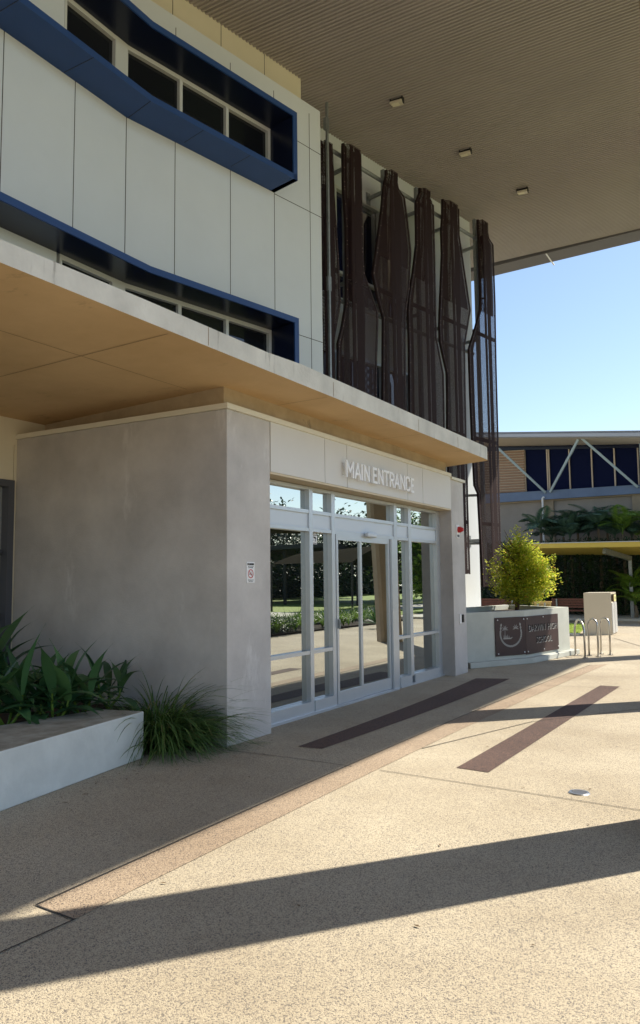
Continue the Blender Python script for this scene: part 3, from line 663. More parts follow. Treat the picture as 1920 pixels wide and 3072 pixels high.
# ------------------------------------------------------------------ foliage helpers
def leaf(m, p, d, ln, w, up=None, bend=.2):
    d = d.normalized(); s = d.cross(up or UP)
    if s.length < .01: s = V((1, 0, 0))
    s.normalize(); q = p + d * ln * .5 + V((0, 0, ln * bend * .3)); e = p + d * ln - V((0, 0, ln * bend * .3))
    m.face([p, q + s * w, e, q - s * w])
def rdir(zlo=-1, zhi=1):
    z = random.uniform(zlo, zhi); a = random.uniform(0, 2 * math.pi); r = math.sqrt(max(0, 1 - z * z)); return V((r * math.cos(a), r * math.sin(a), z))
def crown(m, c, rad, n, ls, clumps=26, prof=None):
    cl = []
    for k in range(clumps):
        d = rdir(-.9, 1); r = random.uniform(.45, 1) ; cl.append((V((c.x + d.x * rad.x * r, c.y + d.y * rad.y * r, c.z + d.z * rad.z * r)), random.uniform(.22, .42)))
    for k in range(n):
        if random.random() < .75: b, s = random.choice(cl); p = b + V((random.gauss(0, 1) * rad.x * s, random.gauss(0, 1) * rad.y * s, random.gauss(0, 1) * rad.z * s)) * .6
        else: d = rdir(); r = random.random() ** .4; p = V((c.x + d.x * rad.x * r, c.y + d.y * rad.y * r, c.z + d.z * rad.z * r))
        if prof and not prof(p): continue
        leaf(m, p, rdir(-.5, .9), ls * random.uniform(.6, 1.3), ls * random.uniform(.22, .36))
def limbs(m, base, top, r, n, spread, zfrac=.4):
    m.path([base, base.lerp(top, .5) + V((.02, .01, 0)), top], [r, r * .75, r * .3], 8)
    for k in range(n):
        t = random.uniform(zfrac, .95); p = base.lerp(top, t); d = rdir(.2, .8); m.path([p, p + d * spread * .5, p + d * spread + V((0, 0, spread * .2))], [r * .4, r * .25, r * .08], 5)

# tree in the sign planter
TX, TY = -4.90, 17.0
tb = V((-5.02, TY, .9)); tr = empty('small_tree', tb, 'small bushy yellow green tree growing in the school name planter', 'tree')
m = MB(); limbs(m, tb, V((TX, TY, 2.45)), .05, 26, .55, .25); m.build('trunk', 'rust_tree', tr, weld=True)
m = MB()
def tprof(p):
    h = (p.z - 1.02) / 1.62
    if h < 0 or h > 1.08: return False
    r = .28 + .48 * min(h / .28, 1) if h < .3 else max(.0, .76 * (1 - ((h - .3) / .80) ** 1.35))
    a = math.atan2(p.y - TY, p.x - TX); r *= 1 + .26 * math.sin(3 * a + p.z * 5) + .20 * math.sin(7 * a - p.z * 11) + .14 * math.sin(13 * a + 17 * p.z)
    return V((p.x - TX, p.y - TY)).length < r
crown(m, V((TX, TY, 1.74)), V((.78, .78, .93)), 17000, .075, 75, tprof)
for k in range(170): a = random.uniform(0, 6.28); r = random.uniform(0, .34); p = V((TX - .05 + math.cos(a) * r, TY + math.sin(a) * r, random.uniform(2.35, 2.85) - r * .5)); leaf(m, p, rdir(0, 1), .06, .015)
for k in range(110): t = random.random(); p = V((TX + .35 + .45 * t, TY + random.gauss(0, .07), 1.85 + .25 * t + random.gauss(0, .05))); leaf(m, p, rdir(-.2, 1), .06, .017)
m.build('crown', 'leaf_tree', tr)

# ------------------------------------------------------------------ near planter and plants
m = MB(); a = [V((-5.108, 5.352, 0)), V((-4.80, 3.5, 0)), V((-4.35, .5, 0)), V((-5.5, .5, 0)), V((-5.75, 3.9, 0)), V((-5.555, 5.24, 0))]
pln = empty('garden_planter', (-5.1, 5.3, 0), 'long low grey concrete garden bed wall at the left edge', 'planter')
m.hull8(list(reversed(a)), list(reversed([p + UP * .425 for p in a]))); m.m[1] = 1; m.build('wall', ['planter_conc', 'planter_top'], pln, bevel=.012, weld=True)
m = MB(); a = [V((-5.56, 5.9, .33)), V((-5.76, 3.9, .33)), V((-5.6, .5, .33)), V((-7.8, .5, .33)), V((-7.8, 5.9, .33))]; m.hull8([V((p.x, p.y, 0)) for p in a], a); m.build('soil', 'soil', pln, weld=True)
def strap(m, p, az, ln, w, el0, droop, n=7):
    d = V((math.cos(az), math.sin(az), 0)); s = V((-d.y, d.x, 0)); pts = []; q = p.copy(); el = el0
    for k in range(n + 1):
        t = k / n; ww = w * (math.sin(min(1, t * 1.15 + .12) * math.pi) ** .7 if t < .98 else .02); ww = max(ww, .002)
        fold = V((0, 0, ww * .35)); pts.append((q - s * ww + fold, q.copy(), q + s * ww + fold))
        q = q + (d * math.cos(el) + UP * math.sin(el)) * ln / n; el -= droop / n
    for a, b in zip(pts, pts[1:]): m.face([a[0], a[1], b[1], b[0]]); m.face([a[1], a[2], b[2], b[1]])
def rosette(x, y, z, n, ln, w, lb, stem=.15):
    e = empty('broadleaf_plant', (x, y, z), lb, 'plant', 'broad leaved plants in the garden bed')
    m = MB(); st = MB(); c = V((x, y, z)); ns = 4 if n > 20 else 3
    for q in range(ns):
        a = q * 6.28 / ns + random.uniform(0, 1); o = c + V((math.cos(a), math.sin(a), 0)) * ln * .16; tip = o + V((math.cos(a) * .05, math.sin(a) * .05, stem + ln * random.uniform(.12, .35)))
        st.path([c, o.lerp(tip, .5), tip], [.016, .012, .008], 6)
        kk = int(n / ns * .75) + 2
        for k in range(kk):
            t = k / kk; p = o.lerp(tip, .25 + .75 * (1 - t)); strap(m, p, a + k * 2.4 + random.uniform(-.5, .5), ln * 1.18 * random.uniform(.65, 1.05), w * 1.12 * random.uniform(.75, 1.1), R(70 - t * 66 + random.uniform(-16, 16)), R(random.uniform(25, 95)))
    m.build('leaves', 'leaf_strap', e, weld=True, smooth=True); st.build('stem', 'leaf_bright', e)
Q = lambda x, y, z: gz(x, y, z)
p = Q(160, 2175, .34); rosette(p.x, p.y, .33, 30, .55, .055, 'broad leaved plant in the middle of the bed, before the grey wall')
p = Q(-45, 2120, .34); rosette(p.x, p.y, .33, 30, .70, .06, 'tallest broad leaved plant at the left edge of the photo', .35)
p = Q(20, 2190, .34); rosette(p.x, p.y, .33, 24, .55, .055, 'broad leaved plant low at the left, in front of the tallest one')
p = Q(325, 2125, .34); rosette(p.x, p.y, .33, 18, .50, .038, 'small drooping broad leaved plant by the corner of the concrete bed wall')
p = Q(60, 2140, .34); rosette(p.x - .35, p.y + .1, .33, 24, .55, .05, 'broad leaved plant at the back of the bed against the grey wall')
p = Q(95, 2170, .34); rosette(p.x, p.y, .33, 22, .55, .05, 'broad leaved plant between the middle one and the low left one')
p = Q(240, 2150, .34); rosette(p.x, p.y, .33, 24, .52, .05, 'broad leaved plant just right of the middle one')
gc = V((-5.28, 5.72, 0)); e = empty('grass_clump', gc, 'big arching clump of strappy grass beside the bed wall and grey pier', 'grass plant')
m = MB()
def blade(m, p, az, ln, w, el0, droop, n=9):
    d = V((math.cos(az), math.sin(az), 0)); s = V((-d.y, d.x, 0)); q = p.copy(); el = el0; prev = None
    tw = random.uniform(-.6, .6)
    for k in range(n + 1):
        t = k / n; ww = w * (1 - t ** 2.2) + .0006; el_ = el; cur = (q - s * ww + UP * ww * tw, q + s * ww - UP * ww * tw)
        if prev: m.face([prev[0], prev[1], cur[1], cur[0]])
        prev = cur; q = q + (d * math.cos(el) + UP * math.sin(el)) * ln / n; el -= droop / n
        if q.z < .012: q.z = .012
for k in range(760):
    r = abs(random.gauss(0, .13)); a = random.uniform(0, 6.28); az = a + random.gauss(0, .5)
    if random.random() < .35: az = random.gauss(R(15), .8)
    el = R(random.choice((random.uniform(60, 88), random.uniform(35, 75)))); ln = random.uniform(.5, 1.1)
    blade(m, gc + V((math.cos(a) * r, math.sin(a) * r, 0)), az, ln, random.uniform(.004, .0075), el, R(random.uniform(60, 150)))
for k in range(260): a = random.uniform(0, 6.28); blade(m, gc + V((math.cos(a) * .1 + .05, math.sin(a) * .1, 0)), random.gauss(R(25), .7), random.uniform(.6, .95), .005, R(random.uniform(25, 60)), R(random.uniform(60, 110)))
for k in range(230): blade(m, gc + V((random.uniform(.0, .2), random.uniform(0, .3), 0)), random.gauss(R(40), .35), random.uniform(.6, 1.05), .005, R(random.uniform(25, 62)), R(random.uniform(50, 100)))
m.build('blades', 'grass_blade', e)

random.seed(77); m = MB()
for k in range(70):
    if k < 45: p = V((-4.95 + abs(random.gauss(0, .28)), random.uniform(3.8, 6.6), .007))
    else: p = V((random.uniform(-4.5, -.8), random.uniform(3, 12), .007))
    a = random.uniform(0, 6.28); leaf(m, p, V((math.cos(a), math.sin(a), .05)), random.uniform(.02, .06), random.uniform(.004, .010), bend=.1)
mat('dead_leaf', (.16, .10, .05), .8, .4, 20)
tag(m.build('leaf_litter', 'dead_leaf'), 'dry leaf scraps lying on the paving by the garden bed wall', 'leaf litter', kind='stuff')

# ------------------------------------------------------------------ uplight, racks, bin, bench, lawn
c = V((-1.36, 6.04, 0)); e = empty('ground_light', c, 'round metal rimmed light set flush in the sunlit paving', 'ground light')
q = MB(); N = 28
for k in range(N):
    a, b = 2 * math.pi * k / N, 2 * math.pi * (k + 1) / N; P = lambda t, r, h: c + V((math.cos(t) * r, math.sin(t) * r, h))
    q.face([P(a, .055, .009), P(a, .072, .009), P(b, .072, .009), P(b, .055, .009)]); q.face([P(a, .072, .009), P(a, .080, .001), P(b, .080, .001), P(b, .072, .009)])
q.build('rim', 'stainless', e); q = MB(); q.face([c + V((math.cos(2 * math.pi * k / N) * .055, math.sin(2 * math.pi * k / N) * .055, .007)) for k in range(N)]); q.build('lens', 'frame_dark', e)
racks = [(gz(1727, 1967), gz(1755.5, 1974.5), 'nearest steel hoop bike rack beside the planter step'), (gz(1768, 1968), gz(1795.5, 1970.5), 'middle steel hoop bike rack of three'), (gz(1804, 1963), gz(1831.5, 1965.5), 'steel hoop bike rack farthest right, in front of the bin')]
for p0, p1, lb in racks:
    e = empty('bike_rack', (p0 + p1) / 2, lb, 'bike rack', 'steel hoop bike racks'); d = (p1 - p0); w = d.length; d.normalize(); r = w / 2; h = .76
    P = [p0.copy(), p0 + UP * (h - r)] + [(p0 + p1) / 2 + UP * (h - r) + (-d * math.cos(t) + UP * math.sin(t)) * r for t in [math.pi * k / 14 for k in range(1, 14)]] + [p1 + UP * (h - r), p1.copy()]
    q = MB(); q.path(P, .021, 10); q.build('hoop', 'stainless', e, smooth=True)
    for p in (p0, p1): q = MB(); q.tube(p + UP * .003, p + UP * .012, .055, n=14); [q.tube(p + V((math.cos(a) * .04, math.sin(a) * .04, .01)), p + V((math.cos(a) * .04, math.sin(a) * .04, .03)), .007, n=6) for a in (0, 2.1, 4.2)]; q.build('foot_plate', 'stainless', e)
a0, b0, c0 = V((-4.75, 22.64, 0)), V((-4.08, 23.04, 0)), V((-4.12, 24.05, 0)); bd = (b0 - a0); rd = (c0 - b0); HB = 1.20
e = empty('bin_enclosure', a0, 'boxy beige and steel double rubbish bin cabinet behind the bike racks', 'bin')
q = MB(); pl4 = [a0, b0, c0, a0 + rd]; q.hull8(pl4, [p + UP * .93 for p in pl4]); pl5 = [a0, a0 + bd * .98, c0 - bd * .02, a0 + rd]
pin = [a0 + rd * .03 + bd * .01, b0 - bd * .16 + rd * .03, c0 - bd * .16 - rd * .03, a0 + rd * .97 + bd * .01]; q.hull8([p + UP * .93 for p in pin], [p + UP * (HB - .05) for p in pin]); q.hull8([p + UP * (HB - .05) for p in pl4], [p + UP * HB for p in pl4])
q.obox(a0 + UP * .93, bd, rd * .02, UP * (HB - .98)); q.obox(c0 + UP * .93 - bd, bd, rd * -.02, UP * (HB - .98))
q.build('cabinet', 'bin_side', e, weld=False)
bn = bd.normalized(); rn = rd.normalized()
sn = rn.cross(UP).normalized(); sn = sn if sn.x > 0 else -sn
for k, (u0, u1) in enumerate(((.03, .47), (.53, .97))):
    q = MB(); q.obox(b0 + rd * u0 + UP * .04, rd * (u1 - u0), sn * .02, UP * .87); o = q.build('door', 'bin_front', e)
    q = MB(); q.obox(b0 + rd * (u0 + (u1 - u0) * .5 - .03) + sn * .02 + UP * .66, rn * .04, sn * .01, UP * .16); q.build('handle', 'white', o)
q = MB(); q.obox(b0 + rd * .47 + UP * .02, rd * .06, sn * .012, UP * (HB - .08)); q.build('divider', 'timber_red', e)
q = MB(); q.obox(b0 + rd * .56 + UP * .94, rd * .42, sn * .008, UP * .19); s = q.build('sticker', 'sticker', e)
q = MB(); q.obox(b0 + rd * .74 + sn * .009 + UP * .98, rn * .07, sn * .002, UP * .10); q.obox(b0 + rd * .72 + sn * .009 + UP * 1.01, rn * .11, sn * .0025, UP * .04); q.build('symbol', 'black', s)
def bench(c, d, ln, mt, lb, group=None, curved=False):
    e = empty('bench', c, lb, 'bench', group); d = d.normalized(); n = V((-d.y, d.x, 0)); q = MB()
    for k in range(4): q.obox(c - d * ln / 2 + n * (-.2 + k * .11) + UP * (.43 - (.02 if k == 0 else 0)), d * ln, n * .09, UP * .03)
    q.build('seat', mt, e); q = MB()
    for k in range(4): q.obox(c - d * ln / 2 + n * (.24 + k * .035) + UP * (.52 + k * .09), d * ln, n * .025, UP * .078)
    if curved:
        for k in range(3): q.obox(c - d * ln / 2 + n * (.37 + k * .07) + UP * (.865 + (.01 if k == 1 else 0)), d * ln, n * .055, UP * .025)
    q.build('backrest', mt, e)
    for s in (-1, 1):
        q = MB(); b = c + d * s * (ln / 2 - .2); q.obox(b - n * .18, d * .05, n * .05, UP * .43); q.obox(b + n * .22, d * .05, n * .05, UP * .85); q.obox(b - n * .18 + UP * .38, d * .05, n * .42, UP * .04); q.build('leg', 'galv', e)
v = onY(1632, 1816, 24.5); bench(V((v.x - .1, 24.3, 0)), V((1, .1, 0)), .62, 'timber', 'pale yellow slatted timber bench just behind the name planter', curved=True)
v = onY(1715, 1815, 29.3); bench(V((v.x, 29.3, 0)), V((1, -.05, 0)), 1.7, 'timber_red', 'reddish brown timber bench in deep shade left of the bin cabinet', 'dark benches under the yellow canopy')
v = onY(1480, 1815, 29.0); bench(V((v.x, 29.0, 0)), V((1, -.05, 0)), 1.7, 'timber_red', 'reddish brown timber bench in deep shade left of the small tree', 'dark benches under the yellow canopy')
m = MB(); y0, y1 = 22.75, 28.0
m.face([(-9, y0, .02), (-4.95, y0, .02), (-5.75, y1, .02), (-9, y1, .02)]); 
for k in range(9000):
    p = V((random.uniform(-9, -5.0), random.uniform(y0, y1), .02)); 
    if p.x > -4.95 - .152 * (p.y - y0): continue
    leaf(m, p, rdir(.4, 1), .06, .008, XN)
tag(m.build('lawn', 'lawn'), 'small patch of bright green lawn beside the bin cabinet', 'lawn', kind='stuff')
m = MB(); m.box(-9, -4.9, 22.6, 22.72, 0, .05); tag(m.build('lawn_kerb', 'concrete'), None, None, kind='structure')
m = MB(); m.hull8([V((-12, 31.2, 0)), V((4, 29.9, 0)), V((4, 40, 0)), V((-12, 40, 0))], [V((-12, 31.2, .09)), V((4, 29.9, .09)), V((4, 40, .09)), V((-12, 40, .09))]); tag(m.build('path', 'pale_path'), None, None, kind='structure')

# ------------------------------------------------------------------ background hall
F0 = V((-4, 36, 0)); Fd = V((.996, -.09, 0)).normalized(); Fn = V((Fd.y, -Fd.x, 0))
if Fn.y > 0: Fn = -Fn
def bg(x, y, off=0.0): return onP(x, y, F0 + Fn * off, Fn)
hall = empty('assembly_hall', F0, 'grey hall behind the garden with high strip windows and diagonal braces', 'building')
def slab(m, px, off, th, mi=0):
    a = [bg(x, y, off) for x, y in px]; b = [p - Fn * th for p in a]; m.hull8(a, b, mi)
X0, X1 = 1350, 2350
def yl(xa, ya, xb, yb, x): return ya + (yb - ya) * (x - xa) / (xb - xa)
beam_t = lambda x: yl(1501, 1480, 1920, 1453.6, x); beam_b = lambda x: yl(1501, 1507, 1920, 1480, x)
m = MB(); a = [bg(X0, beam_b(X0)), bg(X1, beam_b(X1))]
lo = [V((a[0].x, a[0].y, 0)), V((a[1].x, a[1].y, 0))]
m.hull8([lo[0], lo[1], lo[1] - Fn * .3, lo[0] - Fn * .3], [a[0], a[1], a[1] - Fn * .3, a[0] - Fn * .3]); m.build('wall', 'bgwall', hall)
m = MB(); slab(m, [(X0, beam_b(X0)), (X1, beam_b(X1)), (X1, beam_t(X1)), (X0, beam_t(X0))], .25, .5); m.build('edge_beam', 'bgblue', hall)
m = MB(); slab(m, [(X0, beam_b(X0) + 5), (X1, beam_b(X1) + 5), (X1, beam_b(X1)), (X0, beam_b(X0))], .12, .3); m.build('ledge', 'bgpier', hall)
for xa, xb in ((1629, 1664), (1901, 1935), (1415, 1450)):
    m = MB(); p = [bg(xa, 1560), bg(xb, 1560)]; zt = bg(xa, beam_b(xa) + 5).z
    q = [V((v.x, v.y, 0)) for v in p]; q = [q[0] + Fn * .10, q[1] + Fn * .10, q[1], q[0]]; m.hull8(q, [v + UP * zt for v in q]); m.build('pier', 'bgpier', hall)
# glazing strip
ht = lambda x: yl(1500, 1339, 1920, 1332, x)
m = MB(); slab(m, [(X0, beam_t(X0)), (X1, beam_t(X1)), (X1, ht(X1)), (X0, ht(X0))], -.12, .1); m.build('window', 'bg_glass', hall)
for xa, xb in ((1570, 1574), (1637.5, 1641), (1643, 1646), (1704, 1707), (1771, 1774.5), (1839, 1843), (1910, 1914)):
    dx = 5; m = MB(); slab(m, [(xa + dx, beam_t(xa)), (xb + dx, beam_t(xb)), (xb, ht(xb) + 10), (xa, ht(xa) + 10)], -.02, .08)
    m.build('mullion', 'louvre_edge', hall)
m = MB(); slab(m, [(X0, ht(X0) + 12), (X1, ht(X1) + 10), (X1, ht(X1)), (X0, ht(X0))], .0, .1); m.build('window_head', 'navy', hall)
m = MB()
for k in range(16):
    t = k / 16; ya = yl(0, 1352, 1, 1478, t); yb = yl(0, 1352, 1, 1478, t + .055)
    slab(m, [(1380, yb + 7), (1572 + 3 * t, yb - 2), (1572 + 3 * t, ya - 2), (1380, ya + 7)], .04, .1, 0)
    slab(m, [(1380, ya + 8.3), (1572 + 3 * t, ya - .7), (1572 + 3 * t, ya - 2), (1380, ya + 7)], .06, .02, 1)
m.build('louvre', ['louvre', 'louvre_edge'], hall)
# eave
m = MB(); fo = 2.0
et = lambda x: yl(1496, 1296, 1920, 1291, x); eb = lambda x: yl(1496, 1314, 1920, 1312, x)
m_ = MB(); slab(m_, [(X0, eb(X0)), (X1, eb(X1)), (X1, et(X1)), (X0, et(X0))], fo, .12); m_.build('roof_fascia', 'eave_grey', hall)
a = [bg(X0, eb(X0), fo), bg(X1, eb(X1), fo)]; b = [bg(X0, ht(X0), 0), bg(X1, ht(X1), 0)]
m.hull8([a[0], a[1], b[1], b[0]], [a[0] + UP * .05, a[1] + UP * .05, b[1] + UP * .45, b[0] + UP * .45]); m.build('eave', 'eave_cream', hall)
a = [bg(X0, et(X0), fo), bg(X1, et(X1), fo)]; m = MB(); m.hull8([a[0] - UP * .1, a[1] - UP * .1, a[1] - Fn * 20 - UP * .1, a[0] - Fn * 20 - UP * .1], [a[0] - UP * .02, a[1] - UP * .02, a[1] - Fn * 20 + UP * .6, a[0] - Fn * 20 + UP * .6]); m.build('roof', 'eave_grey', hall)
for (xt, yt), (xb, yb) in (((1496, 1346), (1637, 1478)), ((1735, 1318), (1650, 1477)), ((1745, 1315), (1914, 1462)), ((2060, 1318), (1922, 1462))):
    m = MB(); p = bg(xt, yt, fo * .85); r = bg(xb, yb, .3); d = (r - p).normalized(); s = d.cross(Fn).normalized() * .05; n_ = Fn * .05
    m.hull8([p - s - n_, p + s - n_, p + s + n_, p - s + n_], [r - s - n_, r + s - n_, r + s + n_, r - s + n_]); m.build('brace', 'brace', hall, weld=True)
m = MB(); p = bg(1627, 1492, .3); r = bg(1627, 1640, .3); m.path([p + Fd * .1 - Fn * .2, p + Fd * .04, p - UP * .06, V((p.x, p.y, .2))], .045, 8); m.build('downpipe', 'white', hall)
q = bg(1918, 1350, .3); m = MB(); m.obox(V((q.x, q.y, bg(1918, 1462, .3).z)), Fd * .3, -Fn * .3, UP * 2.2); m.build('post', 'brace', hall)

# yellow covered walk
wk = empty('covered_walkway', (-5, 31, 0), 'yellow roofed covered walkway on slim steel posts in front of the hall', 'canopy')
Yf, Yb = 29.2, 33.0
cf = lambda x, y: onP(x, y, V((-5, Yf, 0)), V((.06, 1, 0)).normalized())
cb = lambda x, y: onP(x, y, V((-5, Yb, 0)), V((.06, 1, 0)).normalized())
xl, xr = 1578, 2500
a = [cf(xl, 1632), cf(xr, 1613)]; a2 = [cf(xl, 1645), cf(xr, 1631)]; b = [cb(xl - 5, 1665), cb(xr, 1664)]
m = MB(); m.hull8([a2[0], a2[1], a2[1] + V((0, .06, 0)), a2[0] + V((0, .06, 0))], [a[0], a[1], a[1] + V((0, .06, 0)), a[0] + V((0, .06, 0))]); m.build('fascia', 'yellow', wk)
m = MB(); q0, q1 = a2[0] + V((0, .06, .02)), a2[1] + V((0, .06, .02)); m.hull8([q0, q1, b[1], b[0]], [q0 + UP * .05, q1 + UP * .05, b[1] + UP * .05, b[0] + UP * .05]); m.build('roof', 'yellow', wk)
m = MB(); q0, q1 = a[0] + UP * .002 - V((0, .03, 0)), a[1] + UP * .002 - V((0, .03, 0)); m.hull8([q0, q1, b[1] + UP * .12, b[0] + UP * .12], [q0 + UP * .03, q1 + UP * .03, b[1] + UP * .16, b[0] + UP * .16]); m.build('roof_sheet', 'eave_grey', wk)
pb = gz(1899, 1859); 
for k, dx in enumerate((0, 6.0, -6.4)):
    p = pb + V((dx, -dx * .06, 0)); m = MB(); m.obox(p - V((.06, .06, 0)), V((.12, 0, 0)), V((0, .12, 0)), UP * 2.42); m.build('post', 'galv', wk)
    m = MB(); t = p + UP * 2.40; f = V((p.x - .55, Yf + .35, 2.62)); m.hull8([t + V((-.05, 0, -.12)), t + V((.07, 0, -.12)), t + V((.07, .1, .05)), t + V((-.05, .1, .05))], [f + V((-.05, 0, -.1)), f + V((.07, 0, -.1)), f + V((.07, .1, .1)), f + V((-.05, .1, .1))]); m.build('beam', 'galv', wk)
# palms
def palm(x, y, zc, fr, ln, lb, seed, mt='leaf_palm'):
    random.seed(seed); e = empty('palm_tree', (x, y, 0), lb, 'palm', 'palms growing against the hall wall')
    m = MB(); m.path([V((x, y, 0)), V((x + .05, y, zc * .5)), V((x, y, zc))], [.09, .07, .05], 8); m.build('trunk', 'trunk', e, weld=True)
    m = MB()
    for k in range(fr):
        az = k * 2.399 + random.uniform(-.2, .2); el = R(random.uniform(55, 89)); d = V((math.cos(az), math.sin(az), 0)); s = V((-d.y, d.x, 0)); q = V((x, y, zc)); n = 12; dr = R(random.uniform(55, 125)) / n; L = ln * 1.3 * random.uniform(.8, 1.15)
        for j in range(n):
            t0 = d * math.cos(el) + UP * math.sin(el); q2 = q + t0 * L / n
            m.face([q - s * .012, q2 - s * .012, q2 + s * .012, q + s * .012])
            if j > 1:
                for sg_ in (-1, 1):
                    for h in (0, .33, .66):
                        b_ = q.lerp(q2, h); ll = L * .34 * math.sin(math.pi * (j + h) / n * .9 + .25); dd = (s * sg_ * .7 + t0 * .8 - UP * .15).normalized(); leaf(m, b_, dd, ll, .021, t0.cross(s))
            q = q2; el -= dr
    m.build('fronds', mt, e)
for px, py, dy, fr, ln, lb, sd in (
    (1622, 1600, 34.0, 12, 1.25, 'dark palm beside the downpipe, leftmost above the yellow roof', 1), (1690, 1612, 34.3, 12, 1.1, 'low dense palm second from the left above the yellow roof', 2),
    (1733, 1600, 34.6, 11, 1.25, 'palm with upright fronds in the middle, left of the grey gap', 3), (1795, 1585, 33.9, 13, 1.35, 'tallest dark palm above the yellow roof, right of the middle', 4),
    (1822, 1600, 34.7, 11, 1.2, 'dark palm close behind the tallest one on its right', 5), (1868, 1605, 33.8, 11, 1.25, 'paler green palm at the right edge above the yellow roof', 6), (1960, 1610, 34.0, 12, 1.4, 'palm whose fronds reach in from the right edge', 8)):
    v = onY(px, py, dy); palm(v.x, dy, v.z, fr, ln, lb, sd, 'leaf_palm' if sd not in (6, 8) else 'leaf_bright')
for q_, (px, py, dy) in enumerate(((1655, 1622, 34.8), (1710, 1618, 33.9), (1765, 1612, 34.9), (1845, 1618, 34.2), (1895, 1615, 34.9))):
    v = onY(px, py, dy); palm(v.x, dy, v.z, 14, 1.15, ['short palm tucked between the downpipe palm and the next', 'low dark palm filling the gap left of the middle palm', 'low palm between the middle palm and the tallest', 'low palm under the paler right hand palm', 'dark low palm behind the palm at the right edge'][q_], 60 + q_)
random.seed(21)
for px, py, dy, lb, sd in ((1893, 1760, 31.9, 'sunlit palm fronds beside the walkway post, upper one', 31), (1905, 1800, 31.6, 'sunlit low palm at the foot of the walkway post', 32)):
    v = onY(px, py, dy); palm(v.x, dy, max(v.z - .2, .3), 12, .95, lb, sd, 'leaf_bright')
random.seed(5)
m = MB()
for k in range(30000):
    p = V((random.uniform(-14, -2), 0, random.uniform(.1, 2.75) if k % 6 else random.uniform(2.4, 3.25))); p.y = 33.4 + random.uniform(-.5, 2.0) - .3 * math.sin(p.x * 2.1) * math.sin(p.z * 2)
    leaf(m, p, rdir(-.4, .9), random.uniform(.12, .3), .03)
tag(m.build('shrubbery', 'leaf_dark'), 'dark dense shrubbery filling the shade under the yellow canopy', 'shrubs', kind='stuff')

# ------------------------------------------------------------------ things across the forecourt (seen mirrored in the glass)
m = MB(); m.box(3.0, 5.4, 12, 29, 0, .06); tag(m.build('garden_soil', 'soil'), None, None, kind='structure')
m = MB(); random.seed(9)
for k in range(150):
    c = V((random.uniform(3.1, 5.2), random.uniform(15, 29), .05))
    for j in range(16): strap(m, c, random.uniform(0, 6.28), random.uniform(.5, .9), .02, R(random.uniform(45, 85)), R(random.uniform(40, 90)), 5)
tag(m.build('strappy_bed', 'leaf_bright'), 'bed of bright green strappy plants mirrored in the doors', 'garden bed', kind='stuff')
m = MB()
for k in range(9000): p = V((random.uniform(3.0, 3.9), random.uniform(15, 20.5), random.uniform(.05, .5))); leaf(m, p, rdir(-.2, 1), .07, .02)
tag(m.build('low_hedge', 'leaf_dark'), 'low dark hedge mirrored at the bottom of the left pane', 'hedge', kind='stuff')
m = MB(); m.face([(5.4, 10, .008), (40, 10, .008), (40, 90, .008), (5.4, 90, .008)]); tag(m.build('grass_field', 'lawn'), None, None, kind='structure')
m = MB(); m.box(9, 16, 28, 34, .01, .02); m.box(8, 11, 34, 60, .01, .021); tag(m.build('footpath', 'pale_path'), None, None, kind='structure')
sh = empty('picnic_shelter', (23, 51, 0), 'dark roofed open shelter mirrored in the left panes', 'shelter')
m = MB(); a = [V((16, 44, 3.9)), V((29, 46, 3.9)), V((28, 60, 3.5)), V((15, 58, 3.5))]; m.hull8(a, [p + UP * .3 for p in a]); m.build('roof', 'dark_roof', sh)
for x, y in ((16.5, 45), (20, 45.5), (24, 46), (28, 46.5), (16, 57), (27, 59)): m = MB(); m.tube(V((x, y, 0)), V((x, y, 3.9)), .12); m.build('post', 'dark_roof', sh)
ss = empty('shade_sail', (11, 38, 0), 'curved dark shade canopy mirrored in the sliding doors', 'shade canopy')
m = MB(); n = 14
for i in range(n):
    for j in range(6):
        def sp(u, v): return V((9 + 5 * v, 35 + 10 * u, 2.6 + 1.1 * math.sin(math.pi * u) * (1 - .25 * v)))
        m.face([sp(i / n, j / 6), sp((i + 1) / n, j / 6), sp((i + 1) / n, (j + 1) / 6), sp(i / n, (j + 1) / 6)])
m.build('canopy', 'sail', ss)
for x, y in ((9, 35), (9, 45), (14, 35), (14, 45)): m = MB(); m.tube(V((x, y, 0)), V((x, y, 2.6)), .06); m.build('post', 'dark_roof', ss)
ss = empty('flat_shade', (8, 26, 0), 'brown fabric shade mirrored at the top of the left pane', 'shade canopy')
m = MB(); a = [V((6.5, 22.5, 3.75)), V((12, 22.5, 4.0)), V((12, 30.5, 4.0)), V((6.5, 30.8, 3.75))]; m.hull8(a, [p + UP * .06 for p in a]); m.build('canopy', 'sail', ss)
for x, y in ((12, 23), (12, 30)): m = MB(); m.tube(V((x, y, 0)), V((x, y, 4)), .06); m.build('post', 'dark_roof', ss)
def tree(x, y, h, r, lb, seed, n=5000, mt='leaf_dark'):
    random.seed(seed); e = empty('garden_tree', (x, y, 0), lb, 'tree', 'trees across the forecourt')
    m = MB(); limbs(m, V((x, y, 0)), V((x, y, h * .8)), .14, 9, r * .7); m.build('trunk', 'trunk', e, weld=True)
    m = MB(); crown(m, V((x, y, h * .58)), V((r, r, h * .42)), n, .38, 30); m.build('crown', mt, e)
